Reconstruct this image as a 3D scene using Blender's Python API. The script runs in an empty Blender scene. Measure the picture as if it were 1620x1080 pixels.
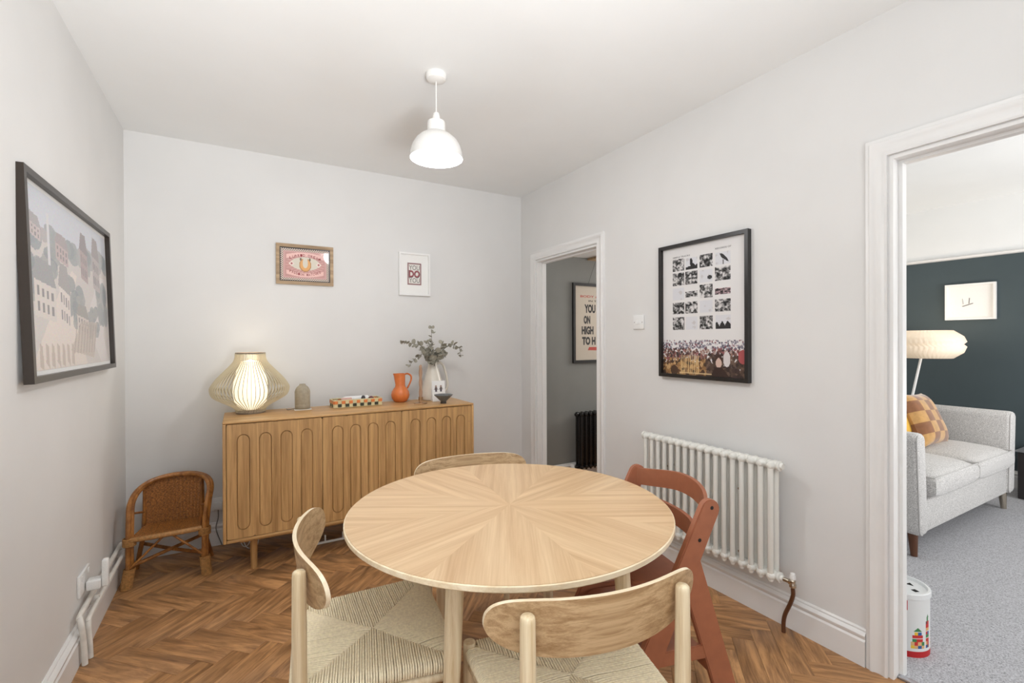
import bpy, bmesh, math, random
import numpy as np
from mathutils import Matrix, Vector

# ---------------------------------------------------------------- camera, world, lights
SC = bpy.context.scene
COL = SC.collection
R_ = math.radians
cam_d = bpy.data.cameras.new('camera')
cam = bpy.data.objects.new('camera', cam_d)
COL.objects.link(cam)
cam_d.sensor_width = 36.0
cam_d.lens = 16.576
cam_d.clip_start = 0.03
cam.matrix_world = (Matrix.Translation((0, 0, 1.317)) @ Matrix.Rotation(-0.52382, 4, 'Z')
                    @ Matrix.Rotation(math.pi / 2 - 0.0034488, 4, 'X') @ Matrix.Rotation(-0.0041346, 4, 'Z'))
SC.camera = cam
SC.view_settings.view_transform = 'Standard'
SC.view_settings.look = 'None'
SC.view_settings.gamma = 1.0
SC.view_settings.use_curve_mapping = False
SC.view_settings.exposure = 0.08

W = bpy.data.worlds.new('world')
SC.world = W
W.use_nodes = True
bg = W.node_tree.nodes['Background']
bg.inputs[0].default_value = (0.80, 0.88, 1.0, 1)
bg.inputs[1].default_value = 0.35


def area(name, loc, rot, sx, sy, power, col=(1, 1, 1), spread=None):
    l = bpy.data.lights.new(name, 'AREA')
    l.shape = 'RECTANGLE'
    l.size = sx
    l.size_y = sy
    l.energy = power
    l.color = col
    if spread:
        l.spread = spread
    o = bpy.data.objects.new(name, l)
    o.location = loc
    o.rotation_euler = rot
    COL.objects.link(o)
    return o


def point(name, loc, power, col, rad):
    l = bpy.data.lights.new(name, 'POINT')
    l.energy = power
    l.color = col
    l.shadow_soft_size = rad
    o = bpy.data.objects.new(name, l)
    o.location = loc
    COL.objects.link(o)
    return o


# daylight through the dining room window in the wall behind the camera
area('window_daylight', (0.55, -1.58, 1.35), (R_(90), 0, 0), 2.1, 1.7, 11, (0.93, 0.97, 1.0))
# daylight through the garden door in the left wall, behind the camera
area('garden_door_daylight', (-0.57, -0.45, 1.20), (R_(90), 0, R_(-90)), 1.5, 2.0, 10, (0.94, 0.97, 1.0))
# added fill light behind the camera, aimed up and forward at the ceiling
area('ceiling_bounce_fill', (0.30, -1.10, 0.75), (R_(140), 0, R_(10)), 1.0, 0.8, 47, (0.95, 0.975, 1.0), R_(100))
# daylight through the living room bay window
area('living_room_daylight', (4.5, -1.92, 1.35), (R_(90), 0, 0), 2.2, 1.8, 54, (1.0, 0.99, 0.98))
area('sitting_room_bounce_fill', (4.4, -0.6, 1.0), (R_(150), 0, 0), 1.4, 1.2, 34, (1.0, 0.99, 0.98))  # added fill light aimed up, bounces off the sitting room ceiling
# added fill panel to brighten the hall
area('hall_fill', (4.3, 3.05, 1.7), (R_(90), 0, R_(90)), 0.7, 1.2, 22, (1.0, 0.97, 0.94))

# ---------------------------------------------------------------- helpers
def lin(c):
    return tuple(((v / 255) / 12.92 if v / 255 <= 0.04045 else ((v / 255 + 0.055) / 1.055) ** 2.4) for v in c[:3])


class NT:
    def __init__(s, name):
        s.m = bpy.data.materials.new(name)
        s.m.use_nodes = True
        s.t = s.m.node_tree
        s.b = s.t.nodes['Principled BSDF']

    def n(s, kind, **k):
        nd = s.t.nodes.new(kind)
        for a, v in k.items():
            setattr(nd, a, v)
        return nd

    def l(s, a, b):
        s.t.links.new(a, b)

    def bump(s, h, strength=0.2, dist=0.002):
        bn = s.n('ShaderNodeBump')
        bn.inputs['Strength'].default_value = strength
        bn.inputs['Distance'].default_value = dist
        s.l(h, bn.inputs['Height'])
        s.l(bn.outputs[0], s.b.inputs['Normal'])

    def ramp(s, fac, stops):
        r = s.n('ShaderNodeValToRGB')
        e = r.color_ramp.elements
        while len(e) < len(stops):
            e.new(0.5)
        for q, (p, c) in zip(e, stops):
            q.position = p
            q.color = (*lin(c), 1)
        s.l(fac, r.inputs[0])
        return r.outputs[0]

    def coords(s, scale, rand=True):
        tc = s.n('ShaderNodeTexCoord')
        mp = s.n('ShaderNodeMapping')
        mp.inputs['Scale'].default_value = scale
        s.l(tc.outputs['Object'], mp.inputs[0])
        if rand:
            oi = s.n('ShaderNodeObjectInfo')
            mu = s.n('ShaderNodeVectorMath', operation='MULTIPLY_ADD')
            cb = s.n('ShaderNodeCombineXYZ')
            for i in range(3):
                s.l(oi.outputs['Random'], cb.inputs[i])
            s.l(cb.outputs[0], mu.inputs[0])
            mu.inputs[1].default_value = (37, 53, 71)
            s.l(mp.outputs[0], mu.inputs[2])
            return mu.outputs[0]
        return mp.outputs[0]


def plain(name, c, rough=0.5, metal=0.0, noise=0.0, nscale=400, bump=0.0, emit=None, est=0, spec=None, coat=0.0, sheen=0.0, vary=0.03):
    t = NT(name)
    t.b.inputs['Base Color'].default_value = (*lin(c), 1)
    t.b.inputs['Roughness'].default_value = rough
    t.b.inputs['Metallic'].default_value = metal
    if spec is not None:
        t.b.inputs['Specular IOR Level'].default_value = spec
    if coat:
        t.b.inputs['Coat Weight'].default_value = coat
        t.b.inputs['Coat Roughness'].default_value = 0.15
    if sheen:
        t.b.inputs['Sheen Weight'].default_value = sheen
    v = t.coords((1, 1, 1))
    nz = t.n('ShaderNodeTexNoise')
    nz.inputs['Scale'].default_value = nscale
    nz.inputs['Detail'].default_value = 3
    t.l(v, nz.inputs[0])
    k = noise if noise else vary
    d = tuple(max(0, x * (1 - k)) for x in c)
    u = tuple(min(255, x * (1 + k)) for x in c)
    t.l(t.ramp(nz.outputs[0], [(0.3, d), (0.7, u)]), t.b.inputs['Base Color'])
    if bump:
        t.bump(nz.outputs[0], bump, 0.002)
    if emit:
        t.b.inputs['Emission Color'].default_value = (*lin(emit), 1)
        t.b.inputs['Emission Strength'].default_value = est
    return t.m


def wood(name, dark, light, axis=0, grain=26, rough=0.5, fig=0.5, streak=1.0, var=0.12, length=1.2, knots=0):
    """procedural wood, grain along the given local axis"""
    t = NT(name)
    sc = [grain] * 3
    sc[axis] = length
    v = t.coords(tuple(sc))
    n1 = t.n('ShaderNodeTexNoise')
    n1.inputs['Scale'].default_value = 1.0
    n1.inputs['Detail'].default_value = 6
    n1.inputs['Roughness'].default_value = 0.6
    n1.inputs['Distortion'].default_value = fig
    t.l(v, n1.inputs[0])
    sc2 = [grain * 9] * 3
    sc2[axis] = length * 6
    v2 = t.coords(tuple(sc2))
    n2 = t.n('ShaderNodeTexNoise')
    n2.inputs['Scale'].default_value = 1.0
    n2.inputs['Detail'].default_value = 3
    t.l(v2, n2.inputs[0])
    mx = t.n('ShaderNodeMath', operation='MULTIPLY_ADD')
    t.l(n2.outputs[0], mx.inputs[0])
    mx.inputs[1].default_value = 0.30 * streak
    t.l(n1.outputs[0], mx.inputs[2])
    mid = tuple((a + b) / 2 for a, b in zip(dark, light))
    colr = t.ramp(mx.outputs[0], [(0.42, dark), (0.60, mid), (0.80, light)])
    if knots:
        sk = [5.5] * 3
        sk[axis] = 3.0
        vk = t.coords(tuple(sk))
        vo = t.n('ShaderNodeTexNoise')
        vo.inputs['Scale'].default_value = 1.0
        vo.inputs['Detail'].default_value = 2
        t.l(vk, vo.inputs[0])
        kr = t.ramp(vo.outputs[0], [(0.24, (130, 120, 110)), (0.36, (235, 232, 228)), (0.6, (255, 255, 255))])
        mk = t.n('ShaderNodeMix', data_type='RGBA', blend_type='MULTIPLY')
        mk.inputs[0].default_value = knots
        t.l(colr, mk.inputs[6])
        t.l(kr, mk.inputs[7])
        colr = mk.outputs[2]
    oi = t.n('ShaderNodeObjectInfo')
    mr = t.n('ShaderNodeMapRange')
    mr.inputs[3].default_value = 1 - var
    mr.inputs[4].default_value = 1 + var
    t.l(oi.outputs['Random'], mr.inputs[0])
    hs = t.n('ShaderNodeHueSaturation')
    t.l(mr.outputs[0], hs.inputs['Value'])
    t.l(colr, hs.inputs['Color'])
    t.l(hs.outputs[0], t.b.inputs['Base Color'])
    t.b.inputs['Roughness'].default_value = rough
    t.bump(mx.outputs[0], 0.12, 0.001)
    return t.m


def vcol_mat(name, rough=0.6, spec=0.3, coat=0.0):
    t = NT(name)
    a = t.n('ShaderNodeAttribute', attribute_name='Col')
    t.l(a.outputs['Color'], t.b.inputs['Base Color'])
    t.b.inputs['Roughness'].default_value = rough
    t.b.inputs['Specular IOR Level'].default_value = spec
    if coat:
        t.b.inputs['Coat Weight'].default_value = coat
        t.b.inputs['Coat Roughness'].default_value = 0.03
    return t.m


M = {}
M['wall'] = plain('wall_paint', (224, 223, 221), 0.75, nscale=3, bump=0.05, vary=0.008)
M['ceil'] = plain('ceiling_paint', (238, 239, 238), 0.8, nscale=3, vary=0.005)
M['trim'] = plain('gloss_trim_paint', (232, 231, 229), 0.35, nscale=6, vary=0.008)
M['greywall'] = plain('hall_grey_paint', (132, 132, 128), 0.8, nscale=3, vary=0.02)
M['teal'] = plain('teal_paint', (66, 78, 82), 0.7, nscale=3, vary=0.02)
M['oak_floor'] = wood('herringbone_oak', (120, 83, 50), (202, 152, 102), 0, 15, 0.40, 2.2, 0.9, 0.075, 2.4, knots=0.45)
M['ash'] = wood('pale_ash', (206, 180, 138), (242, 226, 194), 2, 60, 0.42, 0.3, 1.0, 0.03, 1.5)
M['ash_back'] = wood('pale_oak_veneer', (148, 114, 76), (206, 176, 136), 0, 70, 0.42, 0.6, 1.2, 0.03, 0.7, knots=0.5)
M['edge'] = wood('pale_ply_edge', (222, 198, 160), (246, 232, 204), 0, 30, 0.4, 0.3, 1.0, 0.02, 1.0)
M['veneer'] = wood('table_oak_veneer', (194, 156, 114), (226, 196, 156), 0, 22, 0.38, 0.5, 0.9, 0.03, 0.9)
M['side_oak'] = wood('sideboard_oak', (152, 112, 66), (206, 163, 108), 2, 38, 0.45, 0.7, 1.1, 0.04, 1.6)
M['side_oak_x'] = wood('sideboard_oak_long', (160, 118, 70), (212, 168, 112), 0, 34, 0.4, 0.6, 1.1, 0.04, 1.2)
M['groove'] = plain('dark_gap', (60, 40, 22), 0.8)
M['terra'] = plain('terracotta_lacquer', (158, 98, 70), 0.45, nscale=30, vary=0.03, bump=0.02)
M['hole'] = plain('dark_screw_hole', (22, 16, 14), 0.6)
M['cord'] = plain('paper_cord', (246, 231, 200), 0.8, noise=0.05, nscale=120)
M['rattan'] = wood('rattan_pole', (104, 60, 24), (188, 128, 66), 2, 14, 0.35, 1.0, 1.0, 0.05, 9)
M['wicker'] = plain('woven_wicker', (150, 98, 48), 0.5, noise=0.28, nscale=150, bump=0.3)
M['binding'] = plain('cane_binding', (172, 126, 74), 0.5, noise=0.14, nscale=90, bump=0.2)
M['radw'] = plain('white_radiator_enamel', (232, 231, 224), 0.25, nscale=5, vary=0.01)
M['radb'] = plain('black_radiator_enamel', (22, 21, 21), 0.25, nscale=5)
M['chrome'] = plain('chrome', (190, 180, 165), 0.22, 1.0)
M['pipe_brown'] = plain('brown_painted_pipe', (92, 56, 34), 0.35)
M['pipe_white'] = plain('white_painted_pipe', (228, 224, 216), 0.4, noise=0.03, nscale=30)
M['plastic'] = plain('white_plastic', (236, 236, 234), 0.3)
M['plastic_grey'] = plain('grey_plastic', (120, 118, 116), 0.5)  # grey plastic of the cables and switch screws
M['black_frame'] = plain('black_frame', (30, 27, 26), 0.35)
M['bronze_frame'] = plain('dark_bronze_frame', (46, 37, 30), 0.3)
M['oak_frame'] = wood('weathered_oak_frame', (134, 108, 78), (190, 162, 126), 0, 40, 0.5, 0.4, 1, 0.02, 3)
M['white_frame'] = plain('white_frame', (238, 237, 235), 0.35)
M['mat_board'] = plain('white_mount', (240, 239, 236), 0.8)
M['print'] = vcol_mat('printed_paper', 0.5, 0.5, 0.35)
M['print_matt'] = vcol_mat('printed_matt', 0.6, 0.3)
M['brass'] = plain('dull_brass', (176, 140, 106), 0.35, 0.85)
M['orange'] = plain('orange_ceramic', (214, 118, 58), 0.35, nscale=40)
M['ivory'] = plain('ivory_glaze', (214, 207, 194), 0.18, coat=0.4, nscale=8)
M['candle'] = plain('brown_wax', (172, 138, 112), 0.5)
M['leaf'] = plain('dried_eucalyptus_leaf', (148, 144, 130), 0.65, noise=0.3, nscale=40)
M['stem'] = plain('eucalyptus_stem', (84, 74, 58), 0.7)
M['bowl'] = plain('grey_stoneware', (112, 114, 114), 0.5, noise=0.08, nscale=80)
M['bowlfoot'] = plain('dark_stoneware', (62, 52, 44), 0.6)
M['stoneware'] = plain('olive_stoneware', (160, 150, 130), 0.6, noise=0.05, nscale=60, bump=0.1)
M['slat'] = plain('beige_lamp_slat', (206, 194, 166), 0.5)
M['lampwood'] = plain('grey_brown_ring', (132, 116, 100), 0.5, noise=0.08, nscale=60)
M['glow'] = plain('lamp_liner', (250, 240, 215), 0.6, emit=(255, 240, 206), est=0.85)
M['pendant'] = plain('white_enamel_shade', (234, 232, 228), 0.4)
M['bulb'] = plain('lit_bulb', (255, 250, 240), 0.5, emit=(255, 246, 228), est=14)
M['shade_paper'] = plain('pleated_paper_shade', (240, 226, 206), 0.7, emit=(255, 226, 190), est=0.30)
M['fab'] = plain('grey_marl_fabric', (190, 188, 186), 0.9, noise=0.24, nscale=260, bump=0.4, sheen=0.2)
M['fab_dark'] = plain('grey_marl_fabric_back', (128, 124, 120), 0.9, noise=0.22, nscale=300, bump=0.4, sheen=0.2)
M['piping'] = plain('pale_piping', (190, 188, 186), 0.8)
M['rustA'] = plain('ochre_velvet', (194, 150, 92), 0.9, sheen=0.6, noise=0.06, nscale=30)
M['rustB'] = plain('rust_velvet', (138, 92, 60), 0.9, sheen=0.6, noise=0.06, nscale=30)
M['yellow'] = plain('mustard_fabric', (222, 176, 74), 0.9)
M['darkbox'] = plain('charcoal_cabinet', (58, 54, 54), 0.5)
M['canwhite'] = plain('can_lid_plastic', (228, 230, 230), 0.35)
M['steel'] = plain('threshold_strip', (196, 196, 200), 0.35, 0.7)
M['void'] = plain('dark_void', (14, 13, 12), 0.9)
M['basket_gap'] = plain('basket_lining', (96, 74, 48), 0.8)

# carpet
t = NT('grey_carpet')
v = t.coords((1, 1, 1), False)
n1 = t.n('ShaderNodeTexNoise'); n1.inputs['Scale'].default_value = 170; n1.inputs['Detail'].default_value = 4; n1.inputs['Roughness'].default_value = 0.75
t.l(v, n1.inputs[0])
t.l(t.ramp(n1.outputs[0], [(0.30, (96, 95, 98)), (0.47, (184, 184, 188)), (0.70, (224, 224, 228))]), t.b.inputs['Base Color'])
t.b.inputs['Roughness'].default_value = 0.95
t.bump(n1.outputs[0], 0.7, 0.006)
M['carpet'] = t.m


class MB:
    """collects geometry; several materials allowed by index"""
    def __init__(s):
        s.v = []; s.f = []; s.mi = []; s.col = []; s.cur = 0; s.ccol = (1, 1, 1)

    def add(s, vs, fs, T=None):
        b = len(s.v)
        for q in vs:
            q = Vector(q)
            if T is not None:
                q = T @ q
            s.v.append(tuple(q))
        for f in fs:
            s.f.append([b + i for i in f]); s.mi.append(s.cur); s.col.append(s.ccol)
        return s

    def box(s, lo, hi, T=None):
        x0, y0, z0 = lo; x1, y1, z1 = hi
        return s.add([(x0, y0, z0), (x1, y0, z0), (x1, y1, z0), (x0, y1, z0), (x0, y0, z1), (x1, y0, z1), (x1, y1, z1), (x0, y1, z1)],
                     [(0, 3, 2, 1), (4, 5, 6, 7), (0, 1, 5, 4), (1, 2, 6, 5), (2, 3, 7, 6), (3, 0, 4, 7)], T)

    def rbox(s, lo, hi, b=0.004, seg=2, T=None):
        bm = bmesh.new()
        bmesh.ops.create_cube(bm, size=1.0)
        c = [(a + d) / 2 for a, d in zip(lo, hi)]; z = [abs(d - a) for a, d in zip(lo, hi)]
        for q in bm.verts:
            q.co = Vector((c[0] + q.co.x * z[0], c[1] + q.co.y * z[1], c[2] + q.co.z * z[2]))
        b = min(b, min(z) * 0.49)
        bmesh.ops.bevel(bm, geom=bm.edges[:], offset=b, segments=seg, affect='EDGES', profile=0.5)
        return s.bm(bm, T)

    def bm(s, bm, T=None):
        bm.verts.ensure_lookup_table()
        for i, q in enumerate(bm.verts):
            q.index = i
        s.add([q.co[:] for q in bm.verts], [[q.index for q in f.verts] for f in bm.faces], T)
        bm.free()
        return s

    def lathe(s, prof, n=32, T=None, cap=True):
        vs = []; fs = []
        for (r, z) in prof:
            for k in range(n):
                a = 2 * math.pi * k / n
                vs.append((r * math.cos(a), r * math.sin(a), z))
        for i in range(len(prof) - 1):
            for k in range(n):
                k2 = (k + 1) % n
                fs.append((i * n + k, i * n + k2, (i + 1) * n + k2, (i + 1) * n + k))
        if cap:
            if prof[0][0] > 1e-5:
                fs.append(tuple(range(n - 1, -1, -1)))
            if prof[-1][0] > 1e-5:
                fs.append(tuple((len(prof) - 1) * n + k for k in range(n)))
        return s.add(vs, fs, T)

    def tube(s, pts, rad, n=10, cap=True, T=None, flat=1.0, up=None):
        pts = [Vector(p) for p in pts]
        if not hasattr(rad, '__len__'):
            rad = [rad] * len(pts)
        vs = []; fs = []
        prev = None
        for i, p in enumerate(pts):
            d = (pts[min(i + 1, len(pts) - 1)] - pts[max(i - 1, 0)])
            d = d.normalized() if d.length > 1e-9 else Vector((0, 0, 1))
            if prev is None:
                a = Vector(up) if up is not None else (Vector((0, 0, 1)) if abs(d.z) < 0.9 else Vector((1, 0, 0)))
                u = (a - d * a.dot(d)).normalized()
            else:
                u = (prev - d * prev.dot(d)).normalized()
            prev = u
            w = d.cross(u)
            for k in range(n):
                an = 2 * math.pi * k / n
                vs.append(tuple(p + u * (math.cos(an) * rad[i]) + w * (math.sin(an) * rad[i] * flat)))
        for i in range(len(pts) - 1):
            for k in range(n):
                k2 = (k + 1) % n
                fs.append((i * n + k, i * n + k2, (i + 1) * n + k2, (i + 1) * n + k))
        if cap:
            fs.append(tuple(range(n - 1, -1, -1)))
            fs.append(tuple((len(pts) - 1) * n + k for k in range(n)))
        return s.add(vs, fs, T)

    def prism(s, poly, axis, a, b, T=None):
        """extrude a 2D polygon between a and b on axis (0,1,2)"""
        n = len(poly)
        def mk(p, h):
            if axis == 0: return (h, p[0], p[1])
            if axis == 1: return (p[0], h, p[1])
            return (p[0], p[1], h)
        vs = [mk(p, a) for p in poly] + [mk(p, b) for p in poly]
        fs = [tuple(range(n - 1, -1, -1)), tuple(range(n, 2 * n))] + [(i, (i + 1) % n, n + (i + 1) % n, n + i) for i in range(n)]
        return s.add(vs, fs, T)

    def build(s, name, mats, parent=None, sharp=35, loc=None, rot=None, color=False):
        if not isinstance(mats, (list, tuple)):
            mats = [mats]
        me = bpy.data.meshes.new(name)
        me.from_pydata(s.v, [], s.f)
        for m in mats:
            me.materials.append(m)
        me.polygons.foreach_set('material_index', s.mi)
        if color:
            at = me.color_attributes.new('Col', 'FLOAT_COLOR', 'CORNER')
            buf = []
            for p in me.polygons:
                c = s.col[p.index]
                buf += [c[0], c[1], c[2], 1.0] * p.loop_total
            at.data.foreach_set('color', buf)
        bm = bmesh.new()
        bm.from_mesh(me)
        bmesh.ops.recalc_face_normals(bm, faces=bm.faces)
        cs = math.cos(R_(sharp))
        for f in bm.faces:
            f.smooth = True
        for e in bm.edges:
            if len(e.link_faces) != 2 or e.link_faces[0].normal.dot(e.link_faces[1].normal) < cs:
                e.smooth = False
        bm.to_mesh(me)
        bm.free()
        o = bpy.data.objects.new(name, me)
        COL.objects.link(o)
        if parent is not None:
            o.parent = parent
        if loc is not None:
            o.location = loc
        if rot is not None:
            o.rotation_euler = rot
        return o


def meta(o, label, cat, group=None, kind=None):
    o['label'] = label
    o['category'] = cat
    if group: o['group'] = group
    if kind: o['kind'] = kind
    return o


def thing(name, label, cat, loc=(0, 0, 0), rz=0, group=None):
    o = bpy.data.objects.new(name, None)
    o.empty_display_size = 0.05
    COL.objects.link(o)
    o.location = loc
    o.rotation_euler = (0, 0, rz)
    return meta(o, label, cat, group)


def struct(o, label=None):
    o['kind'] = 'structure'
    if label: o['label'] = label
    return o


def dup(o, parent=None):
    c = o.copy()
    COL.objects.link(c)
    if parent is not None:
        c.parent = parent
    for ch in list(o.children):
        dup(ch, c)
    return c


def spline(pts, n=8):
    """catmull-rom through points"""
    P = [Vector(p) for p in pts]
    P = [P[0] * 2 - P[1]] + P + [P[-1] * 2 - P[-2]]
    out = []
    for i in range(1, len(P) - 2):
        for k in range(n):
            t = k / n
            a, b, c, d = P[i - 1], P[i], P[i + 1], P[i + 2]
            out.append(0.5 * ((2 * b) + (c - a) * t + (2 * a - 5 * b + 4 * c - d) * t * t + (3 * b - a - 3 * c + d) * t ** 3))
    out.append(P[-2])
    return out


def canvas(w, h, bgc):
    return np.ones((h, w, 3)) * np.array(bgc, float)


def poly_fill(A, pts, c, alpha=1.0):
    """pts in 0..1 (x right, y up)"""
    h, w, _ = A.shape
    Y, X = np.mgrid[0:h, 0:w]
    X = (X + 0.5) / w; Y = 1 - (Y + 0.5) / h
    ins = np.zeros((h, w), bool)
    n = len(pts)
    for i in range(n):
        x0, y0 = pts[i]; x1, y1 = pts[(i + 1) % n]
        if y0 == y1: continue
        cond = ((Y >= min(y0, y1)) & (Y < max(y0, y1)))
        ins ^= cond & (X < x0 + (Y - y0) * (x1 - x0) / (y1 - y0))
    A[ins] = A[ins] * (1 - alpha) + np.array(c, float) * alpha


def ell_fill(A, cx, cy, rx, ry, c, alpha=1.0):
    h, w, _ = A.shape
    Y, X = np.mgrid[0:h, 0:w]
    X = (X + 0.5) / w; Y = 1 - (Y + 0.5) / h
    ins = ((X - cx) / rx) ** 2 + ((Y - cy) / ry) ** 2 < 1
    A[ins] = A[ins] * (1 - alpha) + np.array(c, float) * alpha


def rect_fill(A, x0, y0, x1, y1, c, alpha=1.0):
    poly_fill(A, [(x0, y0), (x1, y0), (x1, y1), (x0, y1)], c, alpha)


def raster_obj(name, A, pos, mat, parent=None):
    """grid of coloured cells; pos(u,v)->(x,y,z) u right, v up"""
    h, w, _ = A.shape
    vs = [pos(i / w, 1 - j / h) for j in range(h + 1) for i in range(w + 1)]
    me = bpy.data.meshes.new(name)
    fs = [(j * (w + 1) + i, (j + 1) * (w + 1) + i, (j + 1) * (w + 1) + i + 1, j * (w + 1) + i + 1) for j in range(h) for i in range(w)]
    me.from_pydata(vs, [], fs)
    me.materials.append(mat)
    at = me.color_attributes.new('Col', 'FLOAT_COLOR', 'CORNER')
    a = np.clip(A.reshape(-1, 3) / 255, 0, 1)
    a = np.where(a <= 0.04045, a / 12.92, ((a + 0.055) / 1.055) ** 2.4)
    a = np.concatenate([a, np.ones((len(a), 1))], 1)
    at.data.foreach_set('color', np.repeat(a, 4, axis=0).ravel())
    o = bpy.data.objects.new(name, me)
    COL.objects.link(o)
    if parent is not None: o.parent = parent
    return o


def text_obj(name, body, size, mat, M4, parent=None, align='CENTER', sx=1.0, bold=0.0, space=1.0):
    cu = bpy.data.curves.new(name, 'FONT')
    cu.body = body; cu.size = size; cu.align_x = align; cu.align_y = 'CENTER'
    cu.offset = bold; cu.space_character = space; cu.resolution_u = 3
    to = bpy.data.objects.new(name, cu)
    COL.objects.link(to)
    dg = bpy.context.evaluated_depsgraph_get()
    me = bpy.data.meshes.new_from_object(to.evaluated_get(dg))
    bpy.data.objects.remove(to)
    me.transform(Matrix.Diagonal((sx, 1, 1, 1)))
    me.transform(M4)
    me.materials.clear(); me.materials.append(mat)
    o = bpy.data.objects.new(name, me)
    COL.objects.link(o)
    if parent is not None: o.parent = parent
    return o


def frame4(w, h, fw, d, back=0.0):
    """mitred frame border mesh in local XZ, facing -Y (front at y=-d)"""
    m = MB()
    o = [(-w / 2, -h / 2), (w / 2, -h / 2), (w / 2, h / 2), (-w / 2, h / 2)]
    i = [(-w / 2 + fw, -h / 2 + fw), (w / 2 - fw, -h / 2 + fw), (w / 2 - fw, h / 2 - fw), (-w / 2 + fw, h / 2 - fw)]
    vs = [(x, back, z) for x, z in o] + [(x, -d, z) for x, z in o] + [(x, -d, z) for x, z in i] + [(x, back, z) for x, z in i]
    fs = []
    for k in range(4):
        k2 = (k + 1) % 4
        fs += [(k, k2, 4 + k2, 4 + k), (4 + k, 4 + k2, 8 + k2, 8 + k), (8 + k, 8 + k2, 12 + k2, 12 + k), (12 + k, 12 + k2, k2, k)]
    return m.add(vs, fs)


rng = random.Random(7)
nrng = np.random.default_rng(5)

# ---------------------------------------------------------------- setting
XL, XR, YB, ZC = -0.595, 2.1775, 3.6, 2.582
XR2 = 2.265          # far face of the partition
YF = -1.6            # wall behind the camera
D1 = (2.565, 3.352, 1.985)
D2 = (0.02, 0.848, 2.018)

struct(MB().box((XL - 0.12, YF - 0.12, -0.10), (XR + 0.03, YB + 0.12, -0.006)).build('floor', M['groove']), 'herringbone oak floor of the dining room')
FLOOR = bpy.data.objects['floor']
struct(MB().box((XR + 0.032, -2.0, -0.10), (6.02, 2.40, 0.002)).build('floor', M['carpet']), 'speckled grey fitted carpet of the sitting room')
struct(MB().box((XR + 0.032, 2.401, -0.10), (5.0, YB + 0.12, 0.0)).build('floor', M['oak_floor']), 'hall floor')
struct(MB().box((XL - 0.12, YF - 0.12, ZC), (XR2 + 0.01, YB + 0.12, ZC + 0.1)).build('ceiling', M['ceil']))
struct(MB().box((XR2 + 0.011, -2.1, ZC), (6.1, 2.40, ZC + 0.1)).build('ceiling', M['ceil']), 'sitting room ceiling')
struct(MB().box((XR2 + 0.011, 2.401, ZC), (5.0, YB + 0.12, ZC + 0.1)).build('ceiling', M['ceil']), 'hall ceiling')
mb = MB(); gy0, gy1, gz = -1.22, 0.32, 2.22
mb.box((XL - 0.12, YF - 0.12, 0), (XL, gy0, ZC)); mb.box((XL - 0.12, gy1, 0), (XL, YB + 0.12, ZC)); mb.box((XL - 0.12, gy0, gz), (XL, gy1, ZC))
struct(mb.build('wall_left', M['wall']))
m = frame4(gy1 - gy0, gz, 0.06, 0.05)
m.box((-0.03, -0.045, -gz / 2 + 0.06), (0.03, -0.005, gz / 2 - 0.06))
struct(m.build('door_3', M['trim'], loc=(XL - 0.10, (gy0 + gy1) / 2, gz / 2), rot=(0, 0, math.pi / 2)), 'glazed garden door behind the camera')
struct(MB().box((XL, YB, 0), (XR2, YB + 0.12, ZC)).build('wall_back', M['wall']))
mb = MB()
mb.box((XR, D1[1], 0), (XR2, YB, ZC)); mb.box((XR, D1[0], D1[2]), (XR2, D1[1], ZC)); mb.box((XR, D2[1], 0), (XR2, D1[0], ZC))
mb.box((XR, D2[0], D2[2]), (XR2, D2[1], ZC)); mb.box((XR, YF - 0.12, 0), (XR2, D2[0], ZC))
struct(mb.build('wall_right', M['wall']))
# wall behind the camera with its window
mb = MB()
wx0, wx1, wz0, wz1 = -0.5, 1.6, 0.5, 2.2
mb.box((XL, YF - 0.12, 0), (XR, YF, wz0)); mb.box((XL, YF - 0.12, wz1), (XR, YF, ZC))
mb.box((XL, YF - 0.12, wz0), (wx0, YF, wz1)); mb.box((wx1, YF - 0.12, wz0), (XR, YF, wz1))
struct(mb.build('wall_front', M['wall']))
m = frame4(wx1 - wx0, wz1 - wz0, 0.05, 0.05)
m.box((-0.02, -0.045, -0.84), (0.02, -0.005, 0.84))
struct(m.build('window_1', M['trim'], loc=((wx0 + wx1) / 2, YF - 0.10, (wz0 + wz1) / 2), rot=(0, 0, math.pi)))
# sitting room shell
mb = MB(); mb.box((5.9, -2.0, 0), (6.02, 2.35, 2.06)); struct(mb.build('wall_east', M['teal']), 'dark teal wall of the sitting room')
struct(MB().box((5.9, -2.0, 2.09), (6.02, 2.35, ZC)).build('wall_east', M['ceil']), 'white band above the picture rail')
mb = MB(); mb.prism([(5.9, 2.06), (5.875, 2.066), (5.868, 2.082), (5.882, 2.09), (5.9, 2.092)], 1, -2.0, 2.35)
struct(mb.build('trim_1', M['trim']), 'white picture rail above the teal wall')
struct(MB().box((XR2, 2.35, 0), (6.02, 2.40, ZC)).build('wall_north', M['wall']), 'sitting room wall behind the sofa')
mb = MB()
mb.box((XR2, -2.12, 0), (6.02, -2.0, 0.45)); mb.box((XR2, -2.12, 2.25), (6.02, -2.0, ZC)); mb.box((XR2, -2.12, 0.45), (2.8, -2.0, 2.25)); mb.box((5.4, -2.12, 0.45), (6.02, -2.0, 2.25))
struct(mb.build('wall_south', M['wall']), 'sitting room window wall')
m = frame4(2.6, 1.8, 0.05, 0.05)
for xx in (-0.45, 0.45):
    m.box((xx - 0.02, -0.045, -0.89), (xx + 0.02, -0.005, 0.89))
struct(m.build('window_2', M['trim'], loc=(4.1, -2.10, 1.35), rot=(0, 0, math.pi)))
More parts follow.
